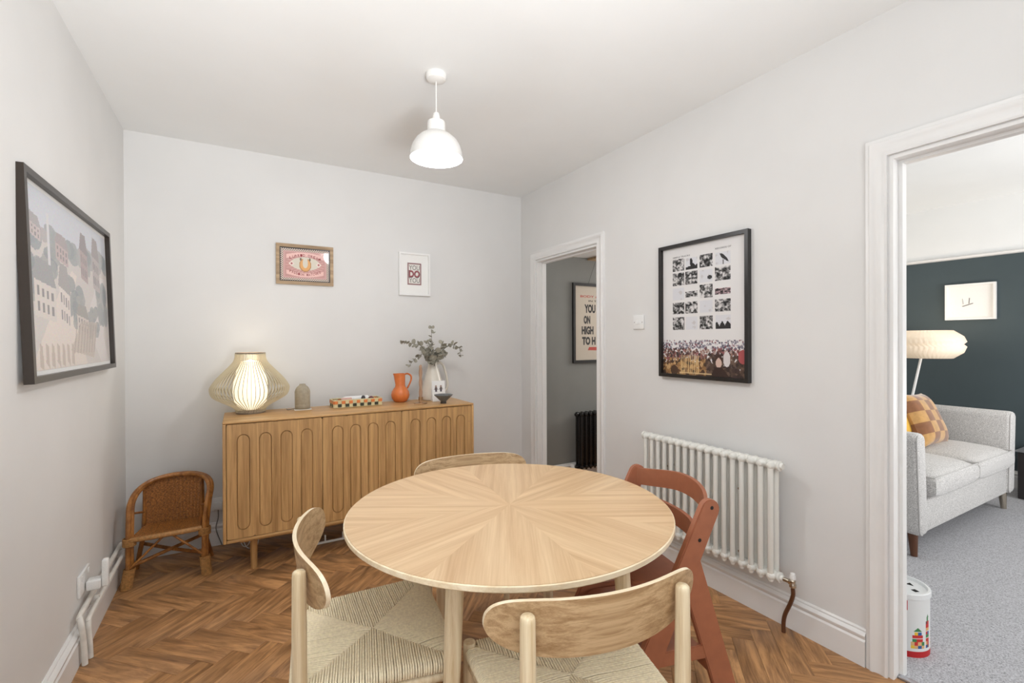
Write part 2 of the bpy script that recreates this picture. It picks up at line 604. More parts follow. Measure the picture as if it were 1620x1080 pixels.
# hall shell
struct(MB().box((XR2, YB, 0), (5.0, YB + 0.12, ZC)).build('wall_north', M['greywall']), 'grey hall wall')
struct(MB().box((4.9, 2.401, 0), (5.0, YB, ZC)).build('wall_east', M['greywall']), 'grey end wall of the hall')
struct(MB().box((2.72, 3.22, 2.105), (4.2, YB - 0.001, 2.16)).build('trim_2', M['trim']), 'white boxed soffit over the hall wall')
struct(MB().box((2.93, 3.40, 2.085), (3.10, YB - 0.002, 2.104)).build('trim_3', M['oak_frame']), 'strip of bare wood under the hall soffit')

# skirting boards
def skirt_profile():
    return [(0, 0), (0.020, 0), (0.020, 0.100), (0.014, 0.108), (0.018, 0.114), (0.019, 0.124), (0.014, 0.132), (0.008, 0.136), (0.008, 0.142), (0.003, 0.148), (0, 0.148)]
sp = skirt_profile()
struct(MB().prism([(XR - d, z) for d, z in sp], 1, D2[1] + 0.078, D1[0] - 0.078).build('baseboard_right', M['trim']))
struct(MB().prism([(XR - d, z) for d, z in sp], 1, D1[1] + 0.078, YB - 0.02).build('baseboard_right', M['trim']), 'short skirting in the far corner')
struct(MB().prism([(XR - d, z) for d, z in sp], 1, YF, D2[0] - 0.078).build('baseboard_right', M['trim']), 'skirting behind the camera')
struct(MB().prism([(XL + d * 1.25, z) for d, z in sp], 1, 0.34, YB).build('baseboard_left', M['trim']))
struct(MB().prism([(YB - d, z) for d, z in sp], 0, XL + 0.026, XR).build('baseboard_back', M['trim']))
struct(MB().prism([(XR2 + d, z) for d, z in sp], 1, D2[1] + 0.03, 2.35).build('baseboard_east', M['trim']), 'sitting room side of the partition')
struct(MB().prism([(5.9 - d, z) for d, z in sp], 1, -2.0, 2.35).build('baseboard_east', M['trim']), 'skirting under the teal wall')
struct(MB().prism([(2.35 - d, z) for d, z in sp], 0, XR2 + 0.02, 5.88).build('baseboard_north', M['trim']), 'skirting behind the sofa')
struct(MB().prism([(YB - d, z) for d, z in sp], 0, XR2, 4.9).build('baseboard_north', M['trim']), 'hall skirting')


def doorway(n, y0, y1, zh, lab):
    m = MB(); th = 0.012
    x0, x1 = XR - 0.002, XR2 + 0.004
    m.box((x0, y1 - th, 0), (x1, y1, zh - th)); m.box((x0, y0, 0), (x1, y0 + th, zh - th)); m.box((x0, y0, zh - th), (x1, y1, zh))
    root = struct(m.build('door_%d' % n, M['trim']), lab)
    # stop bead
    s = MB(); q = 0.012 + 0.012; sx0, sx1 = XR + 0.045, XR + 0.078
    s.box((sx0, y1 - q, 0), (sx1, y1 - th, zh - q)); s.box((sx0, y0 + th, 0), (sx1, y0 + q, zh - q)); s.box((sx0, y0 + th, zh - q), (sx1, y1 - th, zh - th))
    s.build('door_stop', M['trim'], root)
    prof = [(0.005, 0.0), (0.005, 0.012), (0.012, 0.016), (0.020, 0.013), (0.026, 0.011), (0.036, 0.011), (0.046, 0.014), (0.053, 0.020), (0.060, 0.021), (0.064, 0.016), (0.075, 0.015), (0.076, 0.0)]
    for side, xf in ((-1, XR), (1, XR2)):
        if side == 1 and n == 2: pass
        a = MB(); vs = []; fs = []
        st = [lambda d: (y1 + d, 0), lambda d: (y1 + d, zh + d), lambda d: (y0 - d, zh + d), lambda d: (y0 - d, 0)]
        for f in st:
            for d, tk in prof:
                yy, zz = f(d - 0.0)
                vs.append((xf + side * tk, yy, zz))
        k = len(prof)
        for i in range(3):
            for j in range(k - 1):
                fs.append((i * k + j, i * k + j + 1, (i + 1) * k + j + 1, (i + 1) * k + j))
        a.add(vs, fs)
        a.build('architrave', M['trim'], root, sharp=50)
    return root
doorway(1, D1[0], D1[1], D1[2], 'white cased doorway to the grey hall')
doorway(2, D2[0], D2[1], D2[2], 'white cased doorway to the sitting room')
struct(MB().rbox((XR + 0.026, D2[0] + 0.02, -0.002), (XR + 0.052, D2[1] - 0.014, 0.009), 0.003).build('trim_4', M['steel']), 'metal threshold strip')

# ---------------------------------------------------------------- herringbone floor
def clip(poly, f):
    out = []
    for i in range(len(poly)):
        a, b = poly[i], poly[(i + 1) % len(poly)]
        fa, fb = f(a), f(b)
        if fa >= 0: out.append(a)
        if (fa >= 0) != (fb >= 0):
            t = fa / (fa - fb)
            out.append((a[0] + (b[0] - a[0]) * t, a[1] + (b[1] - a[1]) * t))
    return out

PW, PN = 0.090, 4
GAP = 0.0006
x0c, x1c, y0c, y1c = XL + 0.001, XR + 0.025, YF + 0.001, YB - 0.001
c45 = math.sqrt(0.5)
def plank_bm(poly):
    """poly in local coords -> thin chamfered slab, top at z=0"""
    n = len(poly)
    cx = sum(p[0] for p in poly) / n; cy = sum(p[1] for p in poly) / n
    m = MB()
    def ins(p, d):
        l = math.hypot(p[0] - cx, p[1] - cy)
        return (p[0] + (cx - p[0]) / l * d, p[1] + (cy - p[1]) / l * d)
    vs = [(*p, -0.005) for p in poly] + [(*p, -0.0008) for p in poly] + [(*ins(p, 0.0014), 0.0) for p in poly]
    fs = []
    for a in (0, n):
        fs += [(a + i, a + (i + 1) % n, a + n + (i + 1) % n, a + n + i) for i in range(n)]
    fs.append(tuple(range(2 * n, 3 * n)))
    return m.add(vs, fs)
full = None
loc_planks = []
for i in range(-60, 70):
    for j in range(-24, 24):
        for kind in (0, 1):
            bx, by = i + PN * j, i - PN * j
            if kind == 0:
                u0, v0, du, dv = bx, by, PN, 1
            else:
                u0, v0, du, dv = bx, by + 1, 1, PN
            cu, cv = (u0 + du / 2) * PW, (v0 + dv / 2) * PW
            cx = (cu * c45 + cv * c45) + 0.03
            cy = (-cu * c45 + cv * c45) + 1.0
            if cx < XL - 0.2 or cx > XR + 0.25 or cy < YF - 0.2 or cy > YB + 0.2:
                continue
            ang = -math.pi / 4 if kind == 0 else math.pi / 4
            L, Wd = PN * PW - GAP, PW - GAP
            loc = [(-L / 2, -Wd / 2), (L / 2, -Wd / 2), (L / 2, Wd / 2), (-L / 2, Wd / 2)]
            ca, sa = math.cos(ang), math.sin(ang)
            wp = [(cx + p[0] * ca - p[1] * sa, cy + p[0] * sa + p[1] * ca) for p in loc]
            cp = wp
            whole = all(x0c <= p[0] <= x1c and y0c <= p[1] <= y1c for p in wp)
            if not whole:
                for f in (lambda p: p[0] - x0c, lambda p: x1c - p[0], lambda p: p[1] - y0c, lambda p: y1c - p[1]):
                    cp = clip(cp, f)
                    if not cp: break
                if len(cp) < 3: continue
                ar = abs(sum(cp[q][0] * cp[(q + 1) % len(cp)][1] - cp[(q + 1) % len(cp)][0] * cp[q][1] for q in range(len(cp)))) / 2
                if ar < 2e-5: continue
            loc_planks.append((cx, cy, ang, whole, cp))
def view_size(p):
    cx, cy = p[0], p[1]
    w = cx * 0.5003 + cy * 0.8659; r = cx * 0.8659 - cy * 0.5003
    if w < 0.9: return 0
    u = 810 + 746 * r / w; vv = 537 + 746 * 1.317 / w
    if u < 90 or u > 1460 or vv > 1120: return 0
    return 1 / w
loc_planks.sort(key=lambda p: -view_size(p))
proto = None
rest = MB()
for idx, (cx, cy, ang, whole, cp) in enumerate(loc_planks):
    if idx < 300 and view_size((cx, cy)) > 0:
        if whole:
            if proto is None:
                L, Wd = PN * PW - GAP, PW - GAP
                proto = plank_bm([(-L / 2, -Wd / 2), (L / 2, -Wd / 2), (L / 2, Wd / 2), (-L / 2, Wd / 2)]).build('plank', M['oak_floor'], FLOOR)
                o = proto
            else:
                o = proto.copy(); COL.objects.link(o)
            o.location = (cx, cy, 0); o.rotation_euler = (0, 0, ang)
        else:
            ca, sa = math.cos(-ang), math.sin(-ang)
            lp = [((p[0] - cx) * ca - (p[1] - cy) * sa, (p[0] - cx) * sa + (p[1] - cy) * ca) for p in cp]
            o = plank_bm(lp).build('plank', M['oak_floor'], FLOOR, loc=(cx, cy, 0), rot=(0, 0, ang))
    else:
        q = plank_bm(cp)
        rest.add(q.v, q.f)
if rest.v:
    o = rest.build('plank_remainder', M['oak_floor'], FLOOR); o['kind'] = 'stuff'

# ---------------------------------------------------------------- sideboard
SX0, SX1, SY0, SY1, SZ0, SZ1 = -0.085, 1.435, 3.03, 3.45, 0.198, 0.870
sb = thing('sideboard', 'long oak sideboard with arched groove doors against the back wall', 'sideboard', (0, 0, 0))
mb = MB()
mb.rbox((SX0, SY0, SZ1 - 0.013), (SX1, SY1, SZ1), 0.004); mb.build('top', M['side_oak_x'], sb)
for xx in ((SX0, SX0 + 0.017), (SX1 - 0.017, SX1)):
    MB().rbox((xx[0], SY0, SZ0), (xx[1], SY1, SZ1 - 0.0135), 0.003).build('side_panel', M['side_oak'], sb)
MB().rbox((SX0 + 0.0175, SY0, SZ0), (SX1 - 0.0175, SY1, SZ0 + 0.017), 0.003).build('base_panel', M['side_oak_x'], sb)
MB().box((SX0 + 0.0175, SY1 - 0.008, SZ0 + 0.018), (SX1 - 0.0175, SY1 - 0.001, SZ1 - 0.014)).build('back_panel', M['side_oak_x'], sb)
MB().box((SX0 + 0.0175, SY0 + 0.03, SZ0 + 0.018), (SX1 - 0.0175, SY0 + 0.04, SZ1 - 0.014)).build('gap_dark_sheet', M['groove'], sb)  # dark-coloured sheet close behind the doors, makes their gaps dark


def arch_door(x0, x1, arcs, az0, az1, w):
    z0, z1 = SZ0 + 0.020, SZ1 - 0.016
    yf, yb, yr = SY0 + 0.002, SY0 + 0.022, SY0 + 0.007
    m = MB()
    bounds = [x0] + [(arcs[i] + arcs[i + 1]) / 2 for i in range(len(arcs) - 1)] + [x1]
    n = 40
    for i, cx in enumerate(arcs):
        bx0, bx1 = bounds[i], bounds[i + 1]
        r = w / 2
        inner = []
        outer = []
        H2 = (az1 - az0) / 2; cz = (az0 + az1) / 2
        pts = []
        for k in range(n // 2 + 1):
            a = math.pi * k / (n // 2)
            pts.append((cx + r * math.cos(a), az1 - r + r * math.sin(a)))
        for k in range(n // 2 + 1):
            a = math.pi + math.pi * k / (n // 2)
            pts.append((cx + r * math.cos(a), az0 + r + r * math.sin(a)))
        for (px, pz) in pts:
            if pz > az1 - r + 1e-6:
                a = math.atan2(pz - (az1 - r), px - cx)
                # map to top region of the rectangle
                t = 1 - a / math.pi
                per = (z1 - (az1 - r))
                Lt = (bx1 - bx0) + 2 * per
                s = (a / math.pi) * Lt
                if s < per: q = (bx1, az1 - r + s)
                elif s < per + (bx1 - bx0): q = (bx1 - (s - per), z1)
                else: q = (bx0, z1 - (s - per - (bx1 - bx0)))
            elif pz < az0 + r - 1e-6:
                a = math.atan2(pz - (az0 + r), px - cx)
                a = (a + 2 * math.pi) % (2 * math.pi) - math.pi
                per = ((az0 + r) - z0)
                Lt = (bx1 - bx0) + 2 * per
                s = (a / math.pi) * Lt
                if s < per: q = (bx0, az0 + r - s)
                elif s < per + (bx1 - bx0): q = (bx0 + (s - per), z0)
                else: q = (bx1, z0 + (s - per - (bx1 - bx0)))
            else:
                q = (bx1 if px > cx else bx0, pz)
            outer.append(q)
        N = len(pts)
        vs = [(p[0], yf, p[1]) for p in pts] + [(p[0], yf, p[1]) for p in outer]
        sh = 0.0022
        for (sh, yq) in ((0.0006, yf + 0.009), (0.0030, yf + 0.009), (0.0052, yf + 0.003)):
            vs += [(cx + (p[0] - cx) * (1 - sh / r), yq, cz + (p[1] - cz) * (1 - sh / H2)) for p in pts]
        fs = []
        for k in range(N):
            k2 = (k + 1) % N
            fs += [(k, k2, N + k2, N + k), (k, k2, 2 * N + k2, 2 * N + k), (2 * N + k, 2 * N + k2, 3 * N + k2, 3 * N + k), (3 * N + k, 3 * N + k2, 4 * N + k2, 4 * N + k)]
        fs.append(tuple(range(4 * N, 5 * N)))
        m.add(vs, fs)
    # rim and back
    m.add([(x0, yf, z0), (x1, yf, z0), (x1, yf, z1), (x0, yf, z1), (x0, yb, z0), (x1, yb, z0), (x1, yb, z1), (x0, yb, z1)],
          [(0, 1, 5, 4), (1, 2, 6, 5), (2, 3, 7, 6), (3, 0, 4, 7), (4, 5, 6, 7)])
    return m.build('door', M['side_oak'], sb, sharp=25)
dx = [(SX0 + 0.0195, 0.4275), (0.4305, 0.9155), (0.9185, SX1 - 0.0195)]
ar = [[0.0147, 0.1246, 0.2335, 0.3425], [0.517, 0.623, 0.731, 0.842], [1.008, 1.12, 1.229, 1.335]]
for (a, b), c in zip(dx, ar):
    dr = arch_door(a, b, c, 0.262, 0.797, 0.066)
k = MB()
for zz in (0.745,):
    for q in (0, 0.013):
        k.tube([(1.392 + q, SY0 + 0.003, zz), (1.392 + q, SY0 - 0.001, zz)], 0.0028, 8)
k.build('catch_pin', M['brass'], dr)
for lx in (0.066, 1.28):
    for ly in (3.118, 3.37):
        MB().lathe([(0.016, 0), (0.0165, 0.001), (0.0195, SZ0 - 0.002)], 24, Matrix.Translation((lx, ly, 0))).build('leg', M['side_oak'], sb)
MB().lathe([(0.016, 0), (0.0165, 0.001), (0.0195, SZ0 - 0.002)], 24, Matrix.Translation((0.36, 3.27, 0))).build('leg', M['side_oak'], sb)
MB().rbox((SX0 + 0.08, 3.10, SZ0 - 0.032), (SX1 - 0.08, 3.135, SZ0 - 0.0005), 0.002).build('frame_rail', M['side_oak_x'], sb)

# pipe and clips on the floor under the sideboard
pp = thing('heating_pipe', 'thin white heating pipe along the floor under the sideboard', 'pipe', (0, 0, 0))
MB().tube([(0.42, 3.26, 0.0085), (1.75, 3.26, 0.0085)], 0.008, 10).build('pipe', M['pipe_white'], pp)
for q in (0.47, 0.58):
    MB().rbox((q, 3.255, 0.016), (q + 0.010, 3.265, 0.055), 0.002).build('clip', M['pipe_white'], pp)
cb = MB()
cb.tube(spline([(-0.06, 3.55, 0.20), (-0.03, 3.53, 0.10), (0.0, 3.48, 0.03), (0.02, 3.42, 0.02), (0.045, 3.36, 0.06), (0.06, 3.40, 0.12)], 8), 0.0028, 6)
cb.tube(spline([(-0.05, 3.56, 0.20), (0.0, 3.55, 0.07), (0.03, 3.45, 0.006), (0.08, 3.40, 0.006), (0.10, 3.36, 0.08)], 8), 0.0028, 6)
meta(cb.build('power_cable', M['plastic']), 'white cable trailing on the floor behind the left sideboard leg', 'cable')

# ---------------------------------------------------------------- dining table
TX, TY, TZ, TR = 0.8026, 1.4107, 0.750, 0.54
tb = thing('round_dining_table', 'round pale oak dining table with sunburst veneer top', 'table', (TX, TY, 0), 0)
top = MB().lathe([(0.0, TZ - 0.024), (TR - 0.030, TZ - 0.024), (TR - 0.006, TZ - 0.020), (TR, TZ - 0.015), (TR, TZ - 0.003), (TR - 0.003, TZ - 0.0012), (0.0, TZ - 0.0012)], 128).build('tabletop', M['edge'], tb, sharp=40)
for k in range(8):
    a0 = R_(-142 + 45 * k)
    half = R_(22.5)
    poly = [(0, 0)]
    for q in range(13):
        a = -half + 2 * half * q / 12
        poly.append(((TR - 0.0035) * math.cos(a), (TR - 0.0035) * math.sin(a)))
    MB().prism(poly, 2, -0.0012, 0.0).build('veneer_wedge', M['veneer'], top, loc=(0, 0, TZ), rot=(0, 0, a0 + half))
for k in range(4):
    a = R_(-143 + 90 * k)
    r0, r1 = 0.372, 0.425
    p0 = Vector((r1 * math.cos(a), r1 * math.sin(a), 0.0)); p1 = Vector((r0 * math.cos(a), r0 * math.sin(a), TZ - 0.0245))
    pts = [p0, p0 + (p1 - p0) * 0.01, p0 + (p1 - p0) * 0.5, p0 + (p1 - p0) * 0.85, p1]
    MB().tube(pts, [0.016, 0.0175, 0.0225, 0.0250, 0.0255], 28).build('leg', M['ash'], tb)
ap = MB()
for k in range(2):
    a = R_(-143 + 90 * k)
    d = Vector((math.cos(a), math.sin(a), 0)); e = Vector((-d.y, d.x, 0))
    T = Matrix(((d.x, e.x, 0, 0), (d.y, e.y, 0, 0), (0, 0, 1, 0), (0, 0, 0, 1)))
    ap.rbox((-0.34, -0.025, TZ - 0.052), (0.34, 0.025, TZ - 0.0245), 0.004, T=T)
ap.build('cross_beam', M['ash'], tb)

# ---------------------------------------------------------------- dining chairs
def dining_chair(label):
    ch = thing('dining_chair', label, 'chair', (0, 0, 0), 0, 'cord seated dining chairs round the table')
    hw0, hw1, dep = 0.1965, 0.233, 0.392
    zs = 0.436
    for s in (-1, 1):
        MB().lathe([(0.0135, 0), (0.0145, 0.002), (0.0185, 0.40), (0.0185, 0.55), (0.0168, 0.720), (0.0158, 0.7285), (0.013, 0.7320), (0, 0.7330)], 28, Matrix.Translation((s * hw0, 0, 0))).build('leg', M['ash'], ch, sharp=50)
        MB().lathe([(0.0125, 0), (0.0135, 0.002), (0.018, 0.36), (0.0175, zs + 0.006), (0.0165, zs + 0.010), (0.0, zs + 0.011)], 28, Matrix.Translation((s * hw1, dep, 0))).build('leg', M['ash'], ch, sharp=50)
        MB().tube([(s * hw0, 0, 0.385), (s * hw1, dep, 0.385)], 0.013, 12, flat=0.8).build('stretcher', M['ash'], ch)
    MB().tube([(-hw0, 0, 0.385), (hw0, 0, 0.385)], 0.013, 12).build('stretcher', M['ash'], ch)
    MB().tube([(-hw1, dep, 0.385), (hw1, dep, 0.385)], 0.013, 12).build('stretcher', M['ash'], ch)
    # curved backrest, front (towards +Y) veneer and edge
    hwid, zc_, hu, hd = 0.277, 0.695, 0.060, 0.079
    thk = 0.011
    def fo(s):
        return -0.009 + 0.076 * (abs(s) / hwid) ** 2.0
    nS, nT = 48, 14
    def outline(s):
        k = min(1.0, abs(s) / hwid)
        e = max(0.0, 1 - k ** 8.0) ** (1 / 2.2)
        eb = max(0.0, 1 - k ** 2.9) ** (1 / 2.0)
        return hu * e, hd * (0.15 * e + 0.85 * eb)
    m = MB()
    ss = [math.sin(-math.pi / 2 + math.pi * i / nS) * hwid for i in range(nS + 1)]
    front = []; back = []
    for s in ss:
        up, dn = outline(s)
        for j in range(nT + 1):
            z = zc_ - dn + (up + dn) * j / nT
            lean = -(z - zc_) * 0.13
            front.append((s, fo(s) + thk / 2 + lean, z)); back.append((s, fo(s) - thk / 2 + lean, z))
    nf = len(front)
    fs = []
    def id_(i, j, o=0): return o + i * (nT + 1) + j
    for i in range(nS):
        for j in range(nT):
            fs.append((id_(i, j), id_(i + 1, j), id_(i + 1, j + 1), id_(i, j + 1)))
            fs.append((id_(i, j, nf), id_(i, j + 1, nf), id_(i + 1, j + 1, nf), id_(i + 1, j, nf)))
    m.add(front + back, fs)
    m.cur = 1
    fs = []
    for i in range(nS):
        fs.append((id_(i, nT), id_(i + 1, nT), id_(i + 1, nT, nf), id_(i, nT, nf)))
        fs.append((id_(i, 0), id_(i, 0, nf), id_(i + 1, 0, nf), id_(i + 1, 0)))
    m.add(front + back, fs)
    o = m.build('backrest', [M['ash_back'], M['edge']], ch, sharp=50)
    bm = bmesh.new(); bm.from_mesh(o.data); bmesh.ops.remove_doubles(bm, verts=bm.verts, dist=1e-5)
    cs = math.cos(R_(50))
    for e in bm.edges:
        e.smooth = not (len(e.link_faces) != 2 or e.link_faces[0].normal.dot(e.link_faces[1].normal) < cs)
    bm.to_mesh(o.data); bm.free()
    # envelope woven cord seat
    A, B, C_, D_ = Vector((-hw0 - 0.002, -0.012)), Vector((hw0 + 0.002, -0.012)), Vector((hw1 + 0.004, dep + 0.010)), Vector((-hw1 - 0.004, dep + 0.010))
    Mc = Vector((0, 0.20))
    m = MB()
    pitch, rad = 0.0068, 0.0031
    for (P0, P1) in ((A, B), (B, C_), (C_, D_), (D_, A)):
        e = (P1 - P0); Ln = e.length; e.normalize()
        inn = Vector((-e.y, e.x))
        if inn.dot(Mc - P0) < 0: inn = -inn
        ma = (Mc - P0).dot(e); mh = (Mc - P0).dot(inn)
        n = int(Ln / pitch)
        for k in range(n):
            t = (k + 0.5) / n * Ln
            run = mh * (t / ma) if t < ma else mh * ((Ln - t) / (Ln - ma))
            run = max(run, 0.004)
            S = P0 + e * t
            if min(t, Ln - t) < 0.026:      # the post stands here
                continue
            jz = rng.uniform(-0.0007, 0.0007); jt = rng.uniform(-0.0006, 0.0006)
            pts = [(-0.006, -0.031), (-0.0125, -0.020), (-0.0115, -0.008), (-0.004, -0.0005)]
            path = []
            for d, z in pts:
                q = S + inn * d + e * jt; path.append((q.x, q.y, zs + z + jz))
            ns = max(2, int(run / 0.03))
            for i in range(1, ns + 1):
                d = run * i / ns
                depth = 0.007 * (1 - math.exp(-d / 0.05)) + (0.0035 if i == ns else 0)
                q = S + inn * d + e * jt
                path.append((q.x, q.y, zs + 0.001 - depth + jz))
            m.tube(path, rad, 6, cap=False)
    # underside web
    m.add([(A.x, A.y + 0.01, zs - 0.03), (B.x, B.y + 0.01, zs - 0.03), (C_.x, C_.y - 0.01, zs - 0.03), (D_.x, D_.y - 0.01, zs - 0.03), (0, 0.2, zs - 0.022)], [(0, 1, 4), (1, 2, 4), (2, 3, 4), (3, 0, 4)])
    m.add([(A.x + 0.01, A.y + 0.008, zs - 0.006), (B.x - 0.01, B.y + 0.008, zs - 0.006), (C_.x - 0.01, C_.y - 0.008, zs - 0.006), (D_.x + 0.01, D_.y - 0.008, zs - 0.006), (0, 0.2, zs - 0.014)], [(0, 1, 4), (1, 2, 4), (2, 3, 4), (3, 0, 4)])
    m.build('woven_seat', M['cord'], ch, sharp=80)
    return ch

near = dining_chair('pale oak chair with its curved back towards the camera, nearest of the cord seated chairs')
near.location = (0.7185, 0.8095, 0); near.rotation_euler = (0, 0, math.atan2(0.979, 0.204) - math.pi / 2)
left = dup(near)
left.location = (0.152, 1.503, 0); left.rotation_euler = (0, 0, math.atan2(-0.125, 0.992) - math.pi / 2)
left['label'] = 'pale oak chair on the left of the table, its whole woven cord seat in view'
far = dup(near)
far.location = (0.965, 2.10, 0); far.rotation_euler = (0, 0, math.pi - R_(8))
far['label'] = 'pale oak chair behind the table, only the top of its backrest showing'

# ---------------------------------------------------------------- high chair
hside = Vector((0.247, 0.969, 0)); hfwd = Vector((-0.969, 0.247, 0))
hc = thing('high_chair', 'terracotta painted wooden high chair between the table and the white radiator', 'high chair', (1.307, 0.983, 0), math.atan2(0.969, 0.247))
# local: x along side (0 near .. 0.46 far), y = forward
def hl(sx, d, z): return (sx, d, z)
def slab(name, poly, x0, x1, parent=hc, mat='terra'):
    """poly in (forward, z) extruded along x with softened edges"""
    bm = bmesh.new()
    vs = [bm.verts.new((x0, p[0], p[1])) for p in poly]
    f = bm.faces.new(vs)
    r = bmesh.ops.extrude_face_region(bm, geom=[f])
    bmesh.ops.translate(bm, verts=[q for q in r['geom'] if isinstance(q, bmesh.types.BMVert)], vec=(x1 - x0, 0, 0))
    ed = [e for e in bm.edges if abs(e.verts[0].co.x - e.verts[1].co.x) < 1e-6]
    bmesh.ops.bevel(bm, geom=ed, offset=0.003, segments=2, affect='EDGES')
    return MB().bm(bm).build(name, M[mat], parent, sharp=50)
def arc(cx, cz, r, a0, a1, n=8):
    return [(cx + r * math.cos(R_(a0 + (a1 - a0) * i / n)), cz + r * math.sin(R_(a0 + (a1 - a0) * i / n))) for i in range(n + 1)]
def post_poly():
    # slanted front post from floor (forward) to rounded top
    top = (0.008, 0.770); u = Vector((-0.122, 0.27)).normalized() if False else Vector((0.008 - 0.385, 0.770 - 0.0)).normalized()
    nrm = Vector((u.y, -u.x))
    h = 0.034
    pts = [(0.385 - 0.048, 0.0), (0.385 + 0.048, 0.0)]
    a = math.degrees(math.atan2(nrm.y, nrm.x))
    pts2 = arc(top[0], top[1], h, a, a + 180, 10)
    # order: front bottom, back... build loop
    return [pts[0], pts[1]] + [p for p in pts2]
for s0 in (0.0, 0.437):
    slab('front_post', post_poly(), s0, s0 + 0.024)
    slab('rear_leg', [(-0.150, 0.0), (-0.072, 0.0), (0.118, 0.575), (0.080, 0.655), (0.053, 0.640)], s0 + 0.0012, s0 + 0.0228)
    slab('side_rung', [(-0.045, 0.298), (0.235, 0.298), (0.215, 0.344), (-0.030, 0.344)], s0 + 0.003, s0 + 0.021)
for (d, z) in ((0.004, 0.778), (0.050, 0.680)):
    mm = MB().tube([(-0.0008, d, z), (0.002, d, z)], 0.006, 14); mm.build('screw_hole', M['hole'], hc)
def back_slat(z0, z1, bow, d0, hump):
    n = 28; m = MB(); vs = []; fs = []
    for i in range(n + 1):
        t = -1 + 2 * i / n
        x = 0.2305 + t * 0.2065
        b = 1 - abs(t) ** 2.4
        y = d0 - bow * b
        zt = z1 + hump * (math.cos(t * math.pi * 1.0) * 0.5 + 0.5) ** 0.8
        zb = z0 + hump * 0.9 * (math.cos(t * math.pi) * 0.5 + 0.5)
        for (yy, zz) in ((y + 0.007, zb), (y - 0.007, zb), (y - 0.007, zt), (y + 0.007, zt)):
            vs.append((x, yy, zz))
    for i in range(n):
        for j in range(4):
            j2 = (j + 1) % 4
            fs.append((i * 4 + j, i * 4 + j2, (i + 1) * 4 + j2, (i + 1) * 4 + j))
    fs += [(0, 1, 2, 3), (n * 4 + 3, n * 4 + 2, n * 4 + 1, n * 4)]
    return m.add(vs, fs).build('back_slat', M['terra'], hc, sharp=50)
back_slat(0.728, 0.794, 0.078, 0.010, 0.020)
back_slat(0.640, 0.702, 0.070, 0.052, 0.0)
def board(name, x0, x1, y0, y1, z, th, round_=0.05):
    pts = []
    for (cx, cy, a0) in ((x1 - round_, y1 - round_, 0), (x0 + round_, y1 - round_, 90)):
        pts += arc(cx, cy, round_, a0, a0 + 90, 6)
    pts += [(x0, y0), (x1, y0)]
    bm = bmesh.new()
    f = bm.faces.new([bm.verts.new((p[0], p[1], z)) for p in pts])
    r = bmesh.ops.extrude_face_region(bm, geom=[f])
    bmesh.ops.translate(bm, verts=[q for q in r['geom'] if isinstance(q, bmesh.types.BMVert)], vec=(0, 0, -th))
    ed = [e for e in bm.edges if abs(e.verts[0].co.z - e.verts[1].co.z) < 1e-6]
    bmesh.ops.bevel(bm, geom=ed, offset=0.004, segments=2, affect='EDGES')
    return MB().bm(bm).build(name, M['terra'], hc, sharp=50)
board('seat', 0.0245, 0.4365, 0.052, 0.262, 0.550, 0.02, 0.09)
board('footrest', 0.0245, 0.4365, 0.03, 0.262, 0.33, 0.02, 0.06)
for (d, z) in ((-0.06, 0.205), (0.357, 0.10), (0.10, 0.505)):
    MB().rbox((0.0245, d - 0.011, z - 0.022), (0.4365, d + 0.011, z + 0.022), 0.003).build('crossbar', M['terra'], hc)

# ---------------------------------------------------------------- white column radiator
def radiator(label, n, pitch, z0, z1, cols, cdist, mat, rt, loc, rz, cat='radiator'):
    root = thing('radiator', label, cat, loc, rz)
    m = MB()
    hz0, hz1 = z0 + 0.028, z1 - 0.022
    w = cdist * (cols - 1) / 2
    for c in range(cols):
        y = -w + c * cdist
        m.tube([(0, y, z0), (0, y, z0 + 0.004), (0, y, z0 + 0.014), (0, y, z1 - 0.030), (0, y, z1 - 0.014), (0, y, z1 - 0.008)],
               [rt * 0.35, rt * 0.8, rt, rt, rt * 0.9, rt * 0.3], 12)
    for hz in (hz0, hz1):
        T = Matrix.Translation((0, 0, hz)) @ Matrix.Rotation(math.pi / 2, 4, 'X')
        L = w + rt * 0.9
        rr = 0.020
        m.lathe([(0.002, -L - 0.006), (rr * 0.62, -L - 0.002), (rr * 0.92, -L + 0.008), (rr, -L + 0.018), (rr, L - 0.018), (rr * 0.92, L - 0.008), (rr * 0.62, L + 0.002), (0.002, L + 0.006)], 16, T)
        T2 = Matrix.Translation((0, 0, hz)) @ Matrix.Rotation(math.pi / 2, 4, 'Y')
        m.lathe([(0.017, -pitch / 2), (0.0195, -pitch / 2 + 0.003), (0.0195, pitch / 2 - 0.003), (0.017, pitch / 2)], 16, T2)
    first = None
    for i in range(n):
        if first is None:
            first = m.build('section', mat, root); o = first
        else:
            o = first.copy(); COL.objects.link(o)
        o.location = ((i - (n - 1) / 2) * pitch, 0, 0)
    for s in (-1, 1):
        for hz in (hz0, hz1):
            e = MB()
            T2 = Matrix.Translation((s * (n * pitch / 2), 0, hz)) @ Matrix.Rotation(s * math.pi / 2, 4, 'Y')
            e.lathe([(0.021, 0), (0.023, 0.003), (0.023, 0.010), (0.015, 0.013), (0.013, 0.022), (0.0, 0.023)], 20, T2)
            e.build('end_plug', mat, root)
    return root
NS = 17
rp = 0.8 / NS
rad_y = (1.235 + 2.03) / 2
rw = radiator('white two column radiator on the right wall between the doorways', NS, rp, 0.222, 0.770, 2, 0.042, M['radw'], 0.0128, (2.088, rad_y, 0), math.pi / 2)
for dx_, z in ((-0.22, 0.30), (-0.22, 0.60), (0.24, 0.30), (0.24, 0.60)):
    MB().tube([(dx_, -0.088, z), (dx_, 0.02, z)], 0.006, 8).build('wall_bracket', M['chrome'], rw)
